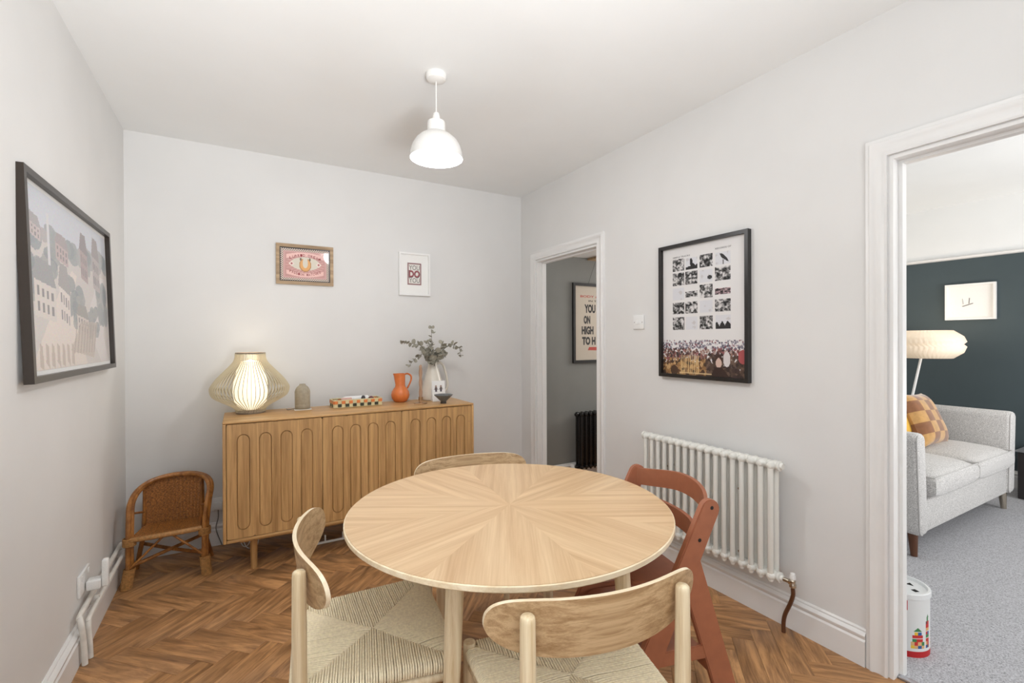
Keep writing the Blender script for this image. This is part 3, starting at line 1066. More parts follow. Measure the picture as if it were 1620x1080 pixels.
# valve on the near end, brown pipe to the floor
vz = 0.250; vy = 1.232 - 0.022
vl = thing('radiator_valve', 'chrome valve with white cap and bent brown pipe at the near end of the radiator', 'valve', (2.088, vy, 0))
MB().tube([(0, 0.0, vz), (0, -0.028, vz)], 0.009, 14).build('tail', M['chrome'], vl)
v_ = MB(); v_.lathe([(0.010, -0.022), (0.014, -0.018), (0.014, -0.006), (0.011, 0.0), (0.012, 0.010), (0.009, 0.014)], 18, Matrix.Translation((0, -0.040, vz)))
v_.tube([(0, -0.026, vz), (0, -0.036, vz)], 0.013, 6)
v_.build('valve_body', M['chrome'], vl)
MB().lathe([(0.009, 0.014), (0.0125, 0.018), (0.012, 0.030), (0.009, 0.042), (0.0, 0.045)], 18, Matrix.Translation((0, -0.040, vz))).build('cap', M['plastic'], vl)
MB().tube(spline([(0, -0.040, vz - 0.020), (0.002, -0.040, vz - 0.055), (0.010, -0.022, vz - 0.105), (0.018, 0.004, vz - 0.165), (0.020, 0.012, vz - 0.205), (0.020, 0.012, 0.001)], 8), 0.0088, 14).build('pipe', M['pipe_brown'], vl)

# ---------------------------------------------------------------- hall: black radiator, poster
hb = radiator('black cast radiator seen through the hall doorway', 9, 0.052, 0.10, 0.638, 3, 0.036, M['radb'], 0.0125, (2.965, 3.515, 0), 0)
MB().box((-0.234, -0.004, 0.36), (0.234, 0.004, 0.366)).build('tie_bar', M['radb'], hb)
hv = thing('hall_radiator_valve', 'small white valve head beside the black hall radiator', 'valve', (2.675, 3.515, 0))
MB().lathe([(0.013, 0.115), (0.017, 0.120), (0.017, 0.150), (0.012, 0.158), (0, 0.160)], 18).build('cap', M['plastic'], hv)
vb = MB(); vb.lathe([(0.008, 0.0), (0.008, 0.10), (0.011, 0.103), (0.011, 0.1145)], 14); vb.tube([(0.0, 0, 0.115 + 0.013 - 0.02), (0.030, 0, 0.108)], 0.006, 10)
vb.build('valve_body', M['chrome'], hv)

def picture(name, label, w, h, fw, d, fmat, loc, rz, cat='picture', tilt=0, matw=0, mat_mat=None, glass=False):
    root = thing(name, label, cat, loc, rz)
    root.rotation_euler = (tilt, 0, rz)
    frame4(w, h, fw, d).build('frame', fmat, root, sharp=20)
    MB().box((-w / 2 + fw * 0.8, -d * 0.25, -h / 2 + fw * 0.8), (w / 2 - fw * 0.8, -0.001, h / 2 - fw * 0.8)).build('backing', mat_mat or M['mat_board'], root)
    return root
# hall poster
BLK = plain('poster_black_ink', (40, 34, 32), 0.6)
RED = plain('poster_red_ink', (178, 62, 48), 0.6)
PAP = plain('cream_poster_paper', (196, 184, 168), 0.7)
hp = picture('hall_poster', 'framed cream poster of heavy black lettering on the grey hall wall', 0.60, 0.765, 0.026, 0.022, M['black_frame'], (3.04, 3.598, 1.476), 0, 'poster', mat_mat=PAP)
RX = Matrix.Rotation(math.pi / 2, 4, 'X')
def ht(body, x, z, size, mat, sx, nm='lettering', align='LEFT', bold=0.0, par=None, y=-0.0072, sp_=1.0):
    text_obj(nm, body, size, mat, Matrix.Translation((x, y, z)) @ RX, par, align, sx, bold, sp_)
def block(par, body, x0, x1, z, h, mat, y, bold=0.0045):
    """lettering stretched to exactly fill x0..x1 and height h"""
    o = text_obj('lettering', body, h, mat, Matrix.Identity(4), par, 'LEFT', 1.0, bold)
    vs = [q.co.copy() for q in o.data.vertices]
    ax, bx = min(q.x for q in vs), max(q.x for q in vs); ay, by = min(q.y for q in vs), max(q.y for q in vs)
    for q in o.data.vertices:
        q.co = Vector((x0 + (q.co.x - ax) / (bx - ax) * (x1 - x0), y, z - h / 2 + (q.co.y - ay) / (by - ay) * h))
    return o
yy = -0.0062
block(hp, 'BODY A', -0.205, 0.02, 0.258, 0.022, RED, yy, 0.0004)
block(hp, 'IN THE', -0.105, 0.06, 0.215, 0.016, BLK, yy, 0.0003)
block(hp, 'YOU', -0.155, -0.02, 0.140, 0.084, BLK, yy)
block(hp, 'ON', -0.165, -0.085, 0.032, 0.080, BLK, yy)
block(hp, 'HIGH', -0.190, -0.045, -0.070, 0.080, BLK, yy)
block(hp, 'TO H', -0.185, -0.020, -0.172, 0.080, BLK, yy)
mm = MB(); mm.prism([(-0.115, -0.262), (-0.10, -0.232), (0.06, -0.232), (0.06, -0.268), (-0.09, -0.262)], 1, yy, yy - 0.0005); mm.build('red_emblem', RED, hp)
wr = MB().tube([(-0.12, -0.012, 0.36), (0.02, -0.008, 0.70)], 0.0012, 5); wr.build('hanging_wire', M['black_frame'], hp)

# ---------------------------------------------------------------- left wall picture: generic town scene
lp = picture('town_print', 'large dark framed print of houses and trees on the left wall', 1.125, 0.690, 0.022, 0.026, M['bronze_frame'],
             (XL + 0.003, 2.585, 1.528), math.pi / 2, 'picture', tilt=0.0)
lp.rotation_euler = (R_(-1.8), 0, math.pi / 2)
A = canvas(210, 150, (206, 200, 196))
poly_fill(A, [(0, 0.72), (1, 0.78), (1, 1), (0, 1)], (205, 208, 216))
for i in range(34):   # distant trees
    ell_fill(A, rng.random(), 0.72 + rng.random() * 0.10, 0.03 + rng.random() * 0.05, 0.03 + rng.random() * 0.04, rng.choice([(160, 164, 166), (172, 172, 172), (178, 172, 172), (150, 156, 160)]), 0.9)
poly_fill(A, [(0.0, 0.0), (0.30, 0.46), (0.46, 0.62), (0.52, 0.60), (0.44, 0.40), (0.62, 0.0)], (222, 211, 203))
poly_fill(A, [(0.62, 0.30), (0.86, 0.66), (0.96, 0.66), (0.90, 0.2), (0.98, 0.0), (0.84, 0.0)], (216, 210, 208))
for (x, y, rx, ry) in ((0.10, 0.50, 0.14, 0.16), (0.46, 0.44, 0.14, 0.15), (0.55, 0.36, 0.10, 0.12), (0.74, 0.30, 0.10, 0.12), (0.66, 0.70, 0.08, 0.12), (0.90, 0.42, 0.10, 0.2), (0.22, 0.62, 0.12, 0.10)):
    for k in range(16):
        ell_fill(A, x + rng.uniform(-1, 1) * rx * 0.7, y + rng.uniform(-1, 1) * ry * 0.7, rx * 0.4, ry * 0.35, rng.choice([(150, 154, 156), (160, 162, 162), (168, 168, 166), (142, 148, 152)]), 0.8)
def house(x, y, w, h, roof, wall, lean=0.03):
    poly_fill(A, [(x, y), (x + w, y - lean), (x + w, y + h - lean), (x, y + h)], wall)
    poly_fill(A, [(x - 0.01, y + h), (x + w + 0.01, y + h - lean), (x + w * 0.8, y + h * 1.55), (x + w * 0.15, y + h * 1.6)], roof)
    for i in range(4):
        for j in range(2):
            rect_fill(A, x + w * (0.12 + 0.22 * i), y + h * (0.15 + 0.42 * j) - lean * i / 4, x + w * (0.22 + 0.22 * i), y + h * (0.40 + 0.42 * j) - lean * i / 4, (142, 138, 138))
house(0.06, 0.30, 0.20, 0.20, (158, 158, 160), (214, 206, 200)); house(0.30, 0.26, 0.12, 0.24, (164, 160, 160), (220, 210, 204), 0.05)
house(0.58, 0.60, 0.10, 0.20, (150, 142, 144), (176, 158, 158)); house(0.76, 0.56, 0.11, 0.24, (160, 152, 152), (182, 172, 172)); house(0.28, 0.66, 0.14, 0.10, (168, 158, 160), (190, 172, 172))
house(0.50, 0.22, 0.16, 0.12, (160, 156, 152), (206, 196, 190)); house(0.02, 0.74, 0.12, 0.07, (172, 168, 170), (196, 184, 184))
rect_fill(A, 0.20, 0.60, 0.222, 0.90, (214, 212, 214))
for k in range(7):
    x = 0.08 + k * 0.055
    poly_fill(A, [(x, 0.02 + 0.02 * (k % 2)), (x + 0.035, 0.0), (x + 0.03, 0.13), (x + 0.005, 0.15)], (176, 160, 148), 0.6)
poly_fill(A, [(0.40, 0.10), (0.72, 0.04), (0.80, 0.30), (0.56, 0.30)], (190, 178, 168), 0.7)
for k in range(8):
    poly_fill(A, [(0.44 + k * 0.04, 0.08), (0.45 + k * 0.04, 0.08), (0.50 + k * 0.04, 0.28), (0.49 + k * 0.04, 0.28)], (162, 148, 140), 0.7)
A += nrng.normal(0, 3, A.shape)
grad = np.linspace(0, 1, A.shape[0])[:, None, None]
pw, ph = 1.125 - 0.044, 0.69 - 0.044
raster_obj('print', A, lambda u, v: ((u - 0.5) * (pw - 0.03), -0.0082, (v - 0.5) * (ph - 0.03)), M['print'], lp)

# ---------------------------------------------------------------- black framed poster of small photographs, right wall
PW_, PH_ = 0.567, 0.757
po = picture('photo_grid_poster', 'black framed poster with rows of small monochrome photos and a crowd scene', PW_, PH_, 0.019, 0.028, M['black_frame'],
             (XR - 0.0015, 1.700, 1.478), -math.pi / 2, 'poster')
iw, ih = PW_ - 0.038, PH_ - 0.038
A = canvas(150, 200, (224, 222, 221))
cols = [(0.135, 0.285), (0.305, 0.455), (0.48, 0.635), (0.665, 0.835)]
rows = [(0.815, 0.905), (0.70, 0.795), (0.585, 0.68), (0.475, 0.565), (0.35, 0.45)]
for ri, (r0, r1) in enumerate(rows):
    for ci, (c0, c1) in enumerate(cols):
        light = (ri, ci) in ((1, 2), (2, 0), (4, 1), (3, 2), (0, 3), (4, 3), (0, 1))
        a0, a1 = r0, r1
        if (ri, ci) in ((2, 1), (2, 3)): a0, a1 = r0 + 0.015, r1 - 0.035
        basec = (214, 214, 218) if light else (92, 88, 88)
        if (ri, ci) == (2, 3): basec = (150, 116, 120)
        rect_fill(A, c0, a0, c1, a1, basec)
        for k in range(3 if light else 16):
            g = rng.choice([30, 44, 60, 190, 214, 120]) if not light else 200
            xx, yy2 = rng.uniform(c0, c1), rng.uniform(a0, a1)
            s1, s2 = rng.uniform(0.008, 0.03), rng.uniform(0.006, 0.018)
            X0, X1 = max(c0, xx - s1), min(c1, xx + s1); Y0, Y1 = max(a0, yy2 - s2), min(a1, yy2 + s2)
            poly_fill(A, [(X0, yy2), (xx, Y0), (X1, yy2), (xx, Y1)], (g, g * 0.98, g * 0.98), 0.9)
# a bird on a perch, dark leaf, silhouettes
poly_fill(A, [(0.71, 0.898), (0.745, 0.892), (0.80, 0.85), (0.815, 0.826), (0.77, 0.846), (0.735, 0.866)], (50, 48, 48)); rect_fill(A, 0.745, 0.815, 0.757, 0.85, (120, 118, 116))
poly_fill(A, [(0.305, 0.815), (0.455, 0.815), (0.455, 0.855), (0.43, 0.84), (0.40, 0.86), (0.36, 0.84), (0.305, 0.835)], (44, 42, 42)); ell_fill(A, 0.375, 0.872, 0.018, 0.028, (48, 46, 46))
poly_fill(A, [(0.665, 0.35), (0.835, 0.35), (0.835, 0.38), (0.80, 0.41), (0.77, 0.375), (0.74, 0.41), (0.71, 0.37), (0.68, 0.405), (0.665, 0.39)], (46, 44, 44))
ell_fill(A, 0.60, 0.735, 0.03, 0.014, (60, 60, 60))
def blotch(h, w, k):
    n = nrng.random((k + 2, k + 2)); Y = np.linspace(0, k, h); X = np.linspace(0, k, w)
    y0 = Y.astype(int); x0 = X.astype(int); fy = (Y - y0)[:, None]; fx = (X - x0)[None, :]
    return (n[y0][:, x0] * (1 - fy) * (1 - fx) + n[y0 + 1][:, x0] * fy * (1 - fx) + n[y0][:, x0 + 1] * (1 - fy) * fx + n[y0 + 1][:, x0 + 1] * fy * fx)
HH, WW = A.shape[:2]
for ri, (r0, r1) in enumerate(rows):
    for ci, (c0, c1) in enumerate(cols):
        if (ri, ci) in ((0, 3), (0, 1), (4, 3), (4, 1), (1, 2), (2, 0), (3, 2)): continue
        a0, a1 = (r0 + 0.015, r1 - 0.035) if (ri, ci) in ((2, 1), (2, 3)) else (r0, r1)
        j0, j1, i0, i1 = int((1 - a1) * HH), int((1 - a0) * HH), int(c0 * WW), int(c1 * WW)
        b = blotch(j1 - j0, i1 - i0, 7) * 0.6 + blotch(j1 - j0, i1 - i0, 14) * 0.4
        g = np.clip((b - 0.42) * 900 / 4 * 2 + 90, 28, 215)[:, :, None]
        tint = np.array([1.0, 0.86, 0.88]) if (ri, ci) == (2, 3) else np.array([1.0, 0.985, 0.98])
        A[j0:j1, i0:i1] = g * tint
for k in range(1500):   # crowd
    u = rng.random(); v = rng.random() ** 1.2 * 0.27
    t_ = v / 0.27
    if t_ > 0.75: c = rng.choice([(110, 108, 122), (150, 146, 158), (80, 76, 88), (196, 190, 194), (120, 70, 78)])
    elif t_ > 0.45: c = rng.choice([(96, 66, 62), (142, 104, 92), (180, 160, 150), (60, 48, 48), (140, 82, 84)])
    else: c = rng.choice([(150, 112, 72), (176, 136, 88), (92, 62, 44), (62, 46, 38), (196, 160, 112)])
    if u > 0.55 and t_ < 0.6: c = rng.choice([(58, 46, 42), (84, 66, 56), (110, 88, 74), (70, 54, 50)])
    s = 0.007 + 0.016 * (1 - t_)
    ell_fill(A[146:], u, v / 0.27, s, s * 3.0, c, 0.85)
for k in range(10):
    x = 0.24 + 0.024 * k
    rect_fill(A, x, 0.02, x + 0.011, 0.15, (226, 196, 142), 0.7)
ell_fill(A, 0.70, 0.120, 0.040, 0.046, (70, 50, 42)); ell_fill(A, 0.70, 0.100, 0.032, 0.038, (206, 178, 164)); ell_fill(A, 0.79, 0.13, 0.04, 0.055, (214, 208, 206)); ell_fill(A, 0.96, 0.15, 0.05, 0.05, (168, 84, 84))
poly_fill(A, [(0.60, 0), (0.66, 0.07), (0.74, 0.07), (0.82, 0)], (60, 44, 38)); ell_fill(A, 0.15, 0.03, 0.05, 0.04, (78, 56, 42))
rect_fill(A, 0.22, 0.012, 0.62, 0.018, (226, 196, 146), 0.8)
raster_obj('print', A, lambda u, v: ((u - 0.5) * iw, -0.0078, (v - 0.5) * ih), M['print_matt'], po)
GRY = plain('grey_ink', (130, 128, 128), 0.6)
def ptext(body, u0, u1, v, h):
    block(po, body, (u0 - 0.5) * iw, (u1 - 0.5) * iw, (v - 0.5) * ih, h, GRY, -0.0083, 0.0002)
ptext('SIMPLE TRACKS', 0.135, 0.36, 0.925, 0.009); ptext('RECORDS OF', 0.665, 0.84, 0.935, 0.009)

# ---------------------------------------------------------------- matchbox picture (oak frame) and YOU DO YOU (white frame)
mw, mh = 0.370, 0.278
mp_ = picture('matchbox_print', 'small oak framed pink and red vintage style matchbox label print on the back wall', mw, mh, 0.022, 0.018, M['oak_frame'], (0.402, YB - 0.0015, 1.847), 0, 'picture', mat_mat=M['bronze_frame'])
frame4(mw - 0.044, mh - 0.044, 0.007, 0.010).build('inner_frame', M['bronze_frame'], mp_, sharp=20)
A = canvas(132, 92, (204, 158, 152))
for j in range(92):
    for i in range(132):
        e = min(i, j, 131 - i, 91 - j)
        if e < 7:
            A[j, i] = (232, 222, 206) if ((i // 3 + j // 3) % 2 == 0) else (104, 60, 52)
rect_fill(A, 0.09, 0.12, 0.91, 0.88, (194, 144, 138)); 
for k in range(24):
    a = 2 * math.pi * k / 24
    poly_fill(A, [(0.5, 0.5), (0.5 + 0.40 * math.cos(a), 0.5 + 0.34 * math.sin(a)), (0.5 + 0.40 * math.cos(a + 0.1), 0.5 + 0.34 * math.sin(a + 0.1))], (214, 166, 158), 0.7)
ell_fill(A, 0.5, 0.54, 0.30, 0.21, (214, 206, 190))
# horseshoe
ell_fill(A, 0.5, 0.50, 0.125, 0.215, (168, 116, 62)); ell_fill(A, 0.5, 0.505, 0.110, 0.195, (222, 164, 96)); ell_fill(A, 0.5, 0.56, 0.055, 0.155, (214, 206, 190)); rect_fill(A, 0.455, 0.62, 0.545, 0.74, (214, 206, 190))
ell_fill(A, 0.405, 0.68, 0.018, 0.05, (110, 88, 62)); ell_fill(A, 0.595, 0.68, 0.018, 0.05, (110, 88, 62))
for (x, y) in ((0.22, 0.53), (0.78, 0.53)):
    poly_fill(A, [(x - 0.06, y), (x, y + 0.09), (x + 0.06, y), (x, y - 0.09)], (232, 214, 204)); ell_fill(A, x, y, 0.02, 0.035, (170, 90, 90))
def banner(yc, s):
    for k in range(60):
        t_ = k / 59
        x = 0.12 + 0.76 * t_
        y = yc + s * (0.055 - 0.16 * (t_ - 0.5) ** 2 * 4 * 0.5)
        rect_fill(A, x - 0.008, y - 0.062, x + 0.010, y + 0.062, (232, 190, 182))
banner(0.775, 1); banner(0.235, -1)
raster_obj('print', A, lambda u, v: ((u - 0.5) * (mw - 0.058), -0.0052, (v - 0.5) * (mh - 0.058)), M['print'], mp_)
MR = plain('crimson_ink', (142, 46, 50), 0.6)
def arc_text(par, body, xc, zc, width, h, s, y):
    n = len(body); cw = width / n
    for i, c in enumerate(body):
        if c == ' ': continue
        t_ = (i + 0.5) / n - 0.5
        z = zc + s * (0.012 - 0.16 * t_ * t_)
        x = xc + t_ * width
        o = block(par, c, x - cw * 0.40, x + cw * 0.40, z, h, MR, y, 0.0002)
    return
def joined_arc(par, body, xc, zc, width, h, s, y):
    n = len(body); cw = width / n; m = MB()
    for i, c in enumerate(body):
        if c == ' ': continue
        t_ = (i + 0.5) / n - 0.5
        z = zc + s * (0.010 - 0.10 * t_ * t_)
        x = xc + t_ * width
        o = block(None, c, x - cw * 0.40, x + cw * 0.40, z, h, MR, y, 0.0002)
        m.add([q.co[:] for q in o.data.vertices], [list(p.vertices) for p in o.data.polygons])
        bpy.data.objects.remove(o)
    o = m.build('lettering', MR, par); o['kind'] = 'stuff'
joined_arc(mp_, 'LURRID DREAM', 0, 0.058, 0.205, 0.017, 1, -0.0056)
joined_arc(mp_, 'PASSION MATCHES', 0, -0.058, 0.205, 0.016, -1, -0.0056)

yw, yh = 0.250, 0.334
yd = picture('you_do_you_print', 'small white framed YOU DO YOU lettering print on the back wall', yw, yh, 0.014, 0.022, M['white_frame'], (1.192, YB - 0.0015, 1.834), 0)
A = canvas(44, 66, (226, 222, 216))
for j in range(66):
    for i in range(44):
        e = min(i, j, 43 - i, 65 - j)
        if e < 4:
            A[j, i] = (76, 66, 66) if ((i // 2 + j // 2) % 2 == 0) else (196, 150, 150)
raster_obj('print', A, lambda u, v: ((u - 0.5) * 0.112, -0.0062, (v - 0.5) * 0.172 + 0.003), M['print_matt'], yd)
INK = plain('charcoal_ink', (52, 50, 50), 0.6); PNK = plain('dusty_red_ink', (158, 82, 88), 0.6)
block(yd, 'YOU', -0.042, 0.042, 0.052, 0.036, INK, -0.0066, -0.0002)
block(yd, 'DO', -0.045, 0.045, 0.002, 0.060, INK, -0.0066, 0.003)
block(yd, 'DO', -0.042, 0.041, 0.004, 0.054, PNK, -0.0069, 0.0016)
block(yd, 'YOU', -0.042, 0.042, -0.047, 0.036, INK, -0.0066, -0.0002)

# light switch
sw = thing('light_switch', 'white rocker light switch beside the black framed poster', 'switch', (XR, 2.168, 1.424), -math.pi / 2)
MB().rbox((-0.045, -0.009, -0.044), (0.045, -0.0002, 0.044), 0.003).build('plate', M['plastic'], sw)
for xx in (-0.012, 0.012):
    MB().rbox((xx - 0.0085, -0.0125, -0.012), (xx + 0.0085, -0.009, 0.012), 0.0015).build('rocker', M['plastic'], sw)
for xx in (-0.033, 0.033):
    MB().tube([(xx, -0.0085, 0), (xx, -0.0096, 0)], 0.003, 10).build('screw', M['plastic_grey'], sw)

# left wall: socket, plug-in, pipes
so = thing('wall_socket', 'white double wall socket low on the left wall', 'socket', (XL, 2.69, 0.285), math.pi / 2)
MB().rbox((-0.075, -0.011, -0.045), (0.075, -0.0002, 0.045), 0.003).build('plate', M['plastic'], so)
for xx in (-0.05, 0.05):
    MB().rbox((xx - 0.006, -0.014, 0.016), (xx + 0.006, -0.011, 0.036), 0.001).build('rocker', M['plastic'], so)
pl_ = thing('wireless_plug', 'white plug-in unit with upright aerial in the left wall socket', 'plug', (XL + 0.0145, 2.70, 0.262), math.pi / 2)
MB().rbox((-0.026, -0.050, -0.022), (0.026, -0.0003, 0.020), 0.006, 3).build('plug_body', M['plastic'], pl_)
MB().rbox((-0.016, -0.074, -0.020), (0.016, -0.0505, 0.098), 0.007, 3).build('aerial', M['plastic'], pl_)
hp2 = thing('skirting_pipes', 'pair of white painted heating pipes along the top of the left skirting', 'pipe', (0, 0, 0))
MB().tube(spline([(-0.553, 2.535, 0.001), (-0.556, 2.530, 0.10), (-0.560, 2.520, 0.170)], 6) + spline([(-0.566, 2.530, 0.190), (-0.572, 2.58, 0.196), (-0.574, 3.0, 0.198), (-0.574, 3.31, 0.198), (-0.578, 3.33, 0.190), (-0.578, 3.335, 0.150)], 6), 0.0105, 12).build('pipe', M['pipe_white'], hp2)
MB().tube(spline([(-0.545, 2.580, 0.001), (-0.547, 2.576, 0.08), (-0.549, 2.570, 0.138)], 6) + spline([(-0.551, 2.582, 0.156), (-0.552, 2.62, 0.164), (-0.553, 3.0, 0.168), (-0.553, 3.34, 0.168), (-0.565, 3.36, 0.165)], 6), 0.0100, 12).build('pipe', M['pipe_white'], hp2)
for yy_ in (2.75, 3.28):
    MB().rbox((-0.586, yy_ - 0.008, 0.150), (-0.548, yy_ + 0.008, 0.186), 0.003).build('clip', M['pipe_white'], hp2)
bs = thing('back_socket', 'white socket with a plug on the back wall beside the wicker chair', 'socket', (-0.125, YB, 0.262), 0)
MB().rbox((-0.043, -0.010, -0.043), (0.043, -0.0002, 0.043), 0.003).build('plate', M['plastic'], bs)
MB().rbox((-0.024, -0.040, -0.028), (0.024, -0.0103, 0.020), 0.005).build('plug', M['plastic'], bs)
MB().tube(spline([(0, -0.030, -0.029), (0.0, -0.032, -0.08), (-0.012, -0.035, -0.15), (0.02, -0.04, -0.256)], 6), 0.003, 6).build('cable', M['plastic_grey'], bs)

# ---------------------------------------------------------------- wicker child's chair
wc = thing('wicker_chair', 'small brown wicker and cane armchair in the left corner', 'chair', (-0.352, 3.198, 0), R_(-3))
# local: x right, y back. front feet at (+-0.17, 0)
FW = 0.170
def pole(name, pts, r, n=12, mat='rattan', sp=6):
    return MB().tube(spline(pts, sp) if len(pts) > 2 else pts, r, n).build(name, M[mat], wc)
def double_pole(pts, r, off):
    m = MB()
    P = spline(pts, 7)
    m.tube(P, r, 10); m.tube([Vector(p) + Vector(off) for p in P], r, 10)
    return m
# big hoop: front foot left -> arm -> over the back -> right arm -> right foot
hoop = [(-FW, 0.0, 0.095), (-FW, 0.0, 0.25), (-FW - 0.002, 0.02, 0.36), (-FW - 0.004, 0.055, 0.43), (-0.158, 0.12, 0.478), (-0.115, 0.185, 0.508), (-0.05, 0.215, 0.523), (0.03, 0.22, 0.527), (0.105, 0.20, 0.522),
        (0.165, 0.145, 0.505), (0.190, 0.08, 0.468), (0.184, 0.03, 0.40), (FW + 0.004, 0.004, 0.28), (FW, 0.0, 0.095)]
double_pole(hoop, 0.0125, (0.010, 0.014, 0)).build('arm_hoop', M['rattan'], wc)
for s in (-1, 1):
    l = MB(); l.tube([(s * FW + 0.004, 0.005, 0.095), (s * (FW + 0.012) + 0.004, -0.012, 0.001)], [0.021, 0.020], 14)
    o = l.build('leg', M['rattan'], wc)
    b = MB()
    for k in range(16):
        z = 0.004 + k * 0.0062
        f = (0.095 - z) / 0.094
        b.tube([(s * (FW + 0.012 * f) + 0.004 + 0.0245 * math.cos(a), 0.005 - 0.017 * f + 0.0245 * math.sin(a), z) for a in [2 * math.pi * q / 16 for q in range(17)]], 0.0033, 5, cap=False)
    b.build('binding', M['binding'], o)
    MB().tube(spline([(s * 0.135, 0.235, 0.49), (s * 0.145, 0.21, 0.22), (s * 0.165, 0.22, 0.10), (s * 0.185, 0.245, 0.001)], 5), 0.012, 10).build('leg', M['rattan'], wc)
    MB().tube([(s * 0.172, 0.035, 0.385), (s * 0.135, 0.205, 0.335)], 0.006, 8).build('arm_stay', M['rattan'], wc)
    jb = MB()
    for k in range(6):
        z = 0.225 + k * 0.007
        jb.tube([(s * FW + 0.004 + 0.028 * math.cos(a), 0.006 + 0.026 * math.sin(a), z) for a in [2 * math.pi * q / 16 for q in range(17)]], 0.0036, 5, cap=False)
    jb.build('joint_binding', M['binding'], wc)
# seat frame and stretchers
MB().tube(spline([(-FW + 0.01, 0.0, 0.252), (-0.08, -0.010, 0.256), (0.08, -0.010, 0.260), (FW - 0.01, 0.0, 0.262)], 5), 0.014, 10).build('seat_rail', M['binding'], wc)
pole('stretcher', [(-FW, 0.01, 0.105), (0.155, 0.225, 0.150)], 0.0095)
pole('stretcher', [(FW, 0.01, 0.115), (0.01, 0.13, 0.122), (-0.155, 0.225, 0.150)], 0.0095)
pole('brace', [(-FW + 0.01, -0.005, 0.105), (-0.02, -0.004, 0.245)], 0.006)
pole('brace', [(FW - 0.01, -0.005, 0.120), (0.03, -0.004, 0.245)], 0.006)
for s in (-1, 1):
    MB().tube([(s * 0.139, 0.190, 0.236), (s * 0.137, 0.196, 0.500)], 0.0075, 10).build('back_post', M['rattan'], wc)
# woven seat
def weave_grid(f, nu, nv, amp, name, thick=0.006):
    m = MB(); vs = []; fs = []
    for j in range(nv + 1):
        for i in range(nu + 1):
            u, v = i / nu, j / nv
            p = Vector(f(u, v)); du = Vector(f(u + 1e-3, v)) - p; dv = Vector(f(u, v + 1e-3)) - p
            n = du.cross(dv).normalized()
            s = amp * (1 if ((i // 3 + (j // 2)) % 2 == 0) else -1) * abs(math.sin(math.pi * ((i % 3) + 0.5) / 3)) * 0.8
            s += amp * 0.8 * math.cos(2 * math.pi * i / 6)
            vs.append(tuple(p + n * s))
    for j in range(nv):
        for i in range(nu):
            a = j * (nu + 1) + i
            fs.append((a, a + 1, a + nu + 2, a + nu + 1))
    m.add(vs, fs)
    o = m.build(name, M['wicker'], wc, sharp=180)
    md = o.modifiers.new('solid', 'SOLIDIFY'); md.thickness = thick; md.offset = 0
    return o
def seatf(u, v):
    hw = 0.158 - 0.022 * v
    x = -hw + 2 * hw * u
    return (x, -0.004 + 0.21 * v, 0.264 - 0.020 * math.sin(math.pi * min(v, 1)) * math.sin(math.pi * u) - 0.006 * v)
weave_grid(seatf, 96, 44, 0.0018, 'woven_seat')
def backf(u, v):
    hw = 0.130 + 0.008 * v
    x = -hw + 2 * hw * u
    y = 0.205 + 0.028 * math.sin(math.pi * u) - 0.0 + 0.01 * v
    z = 0.240 + (0.515 - 0.240 - 0.018 * (2 * u - 1) ** 2 * (1 if True else 0)) * v
    return (x, y, z)
weave_grid(backf, 90, 60, 0.0022, 'woven_back')

# ---------------------------------------------------------------- things on the sideboard
ZT = SZ1
tl = thing('table_lamp', 'lit table lamp with bulbous slatted shade on the left of the sideboard', 'lamp', (0.058, 3.362, ZT))
k_ = 0.00394
prof = [(559, 20.5), (566, 21), (573.4, 24), (585, 34), (597, 45), (608.6, 53), (615.6, 55), (626, 51.6), (634, 40), (641.4, 27), (647, 21), (651, 20.5)]
Z0 = 652.5
pf = [(r * k_, (Z0 - y) * k_ + 0.003) for y, r in prof]
m = MB(); ns = 60
pr = spline([(r, 0, z) for r, z in pf], 3)
for k in range(ns):
    a = 2 * math.pi * k / ns
    c, s = math.cos(a), math.sin(a)
    tx, ty = -s * 0.0011, c * 0.0011
    vs = []; fs = []
    for p in pr:
        for dr_, sg in ((0.004, -1), (0.004, 1), (-0.004, 1), (-0.004, -1)):
            rr = p.x + dr_
            vs.append((rr * c + sg * tx, rr * s + sg * ty, p.z))
    for i in range(len(pr) - 1):
        for j in range(4):
            j2 = (j + 1) % 4
            fs.append((i * 4 + j, i * 4 + j2, (i + 1) * 4 + j2, (i + 1) * 4 + j))
    m.add(vs, fs)
o = m.build('slat_shade', M['slat'], tl); o['kind'] = 'stuff'
MB().lathe([(0.074, 0.0), (0.081, 0.0), (0.0815, 0.024), (0.0745, 0.024), (0.074, 0.0)], 48, cap=False).build('base_ring', M['lampwood'], tl)
MB().lathe([(0.076, pf[0][1] - 0.006), (0.083, pf[0][1] - 0.006), (0.083, pf[0][1] + 0.004), (0.076, pf[0][1] + 0.004), (0.076, pf[0][1] - 0.006)], 48, cap=False).build('top_ring', M['lampwood'], tl)
MB().lathe([(0.0, 0.001), (0.072, 0.001), (0.072, 0.008), (0.0, 0.008)], 32).build('base_plate', M['lampwood'], tl)
MB().lathe([(0.030, 0.02), (0.062, 0.032), (0.088, 0.07), (0.098, 0.13), (0.092, 0.20), (0.074, 0.27), (0.050, 0.32), (0.0, 0.33)], 40).build('glowing_liner', M['glow'], tl)
MB().lathe([(0.006, 0.008), (0.006, 0.021)], 12).build('stem', M['brass'], tl)

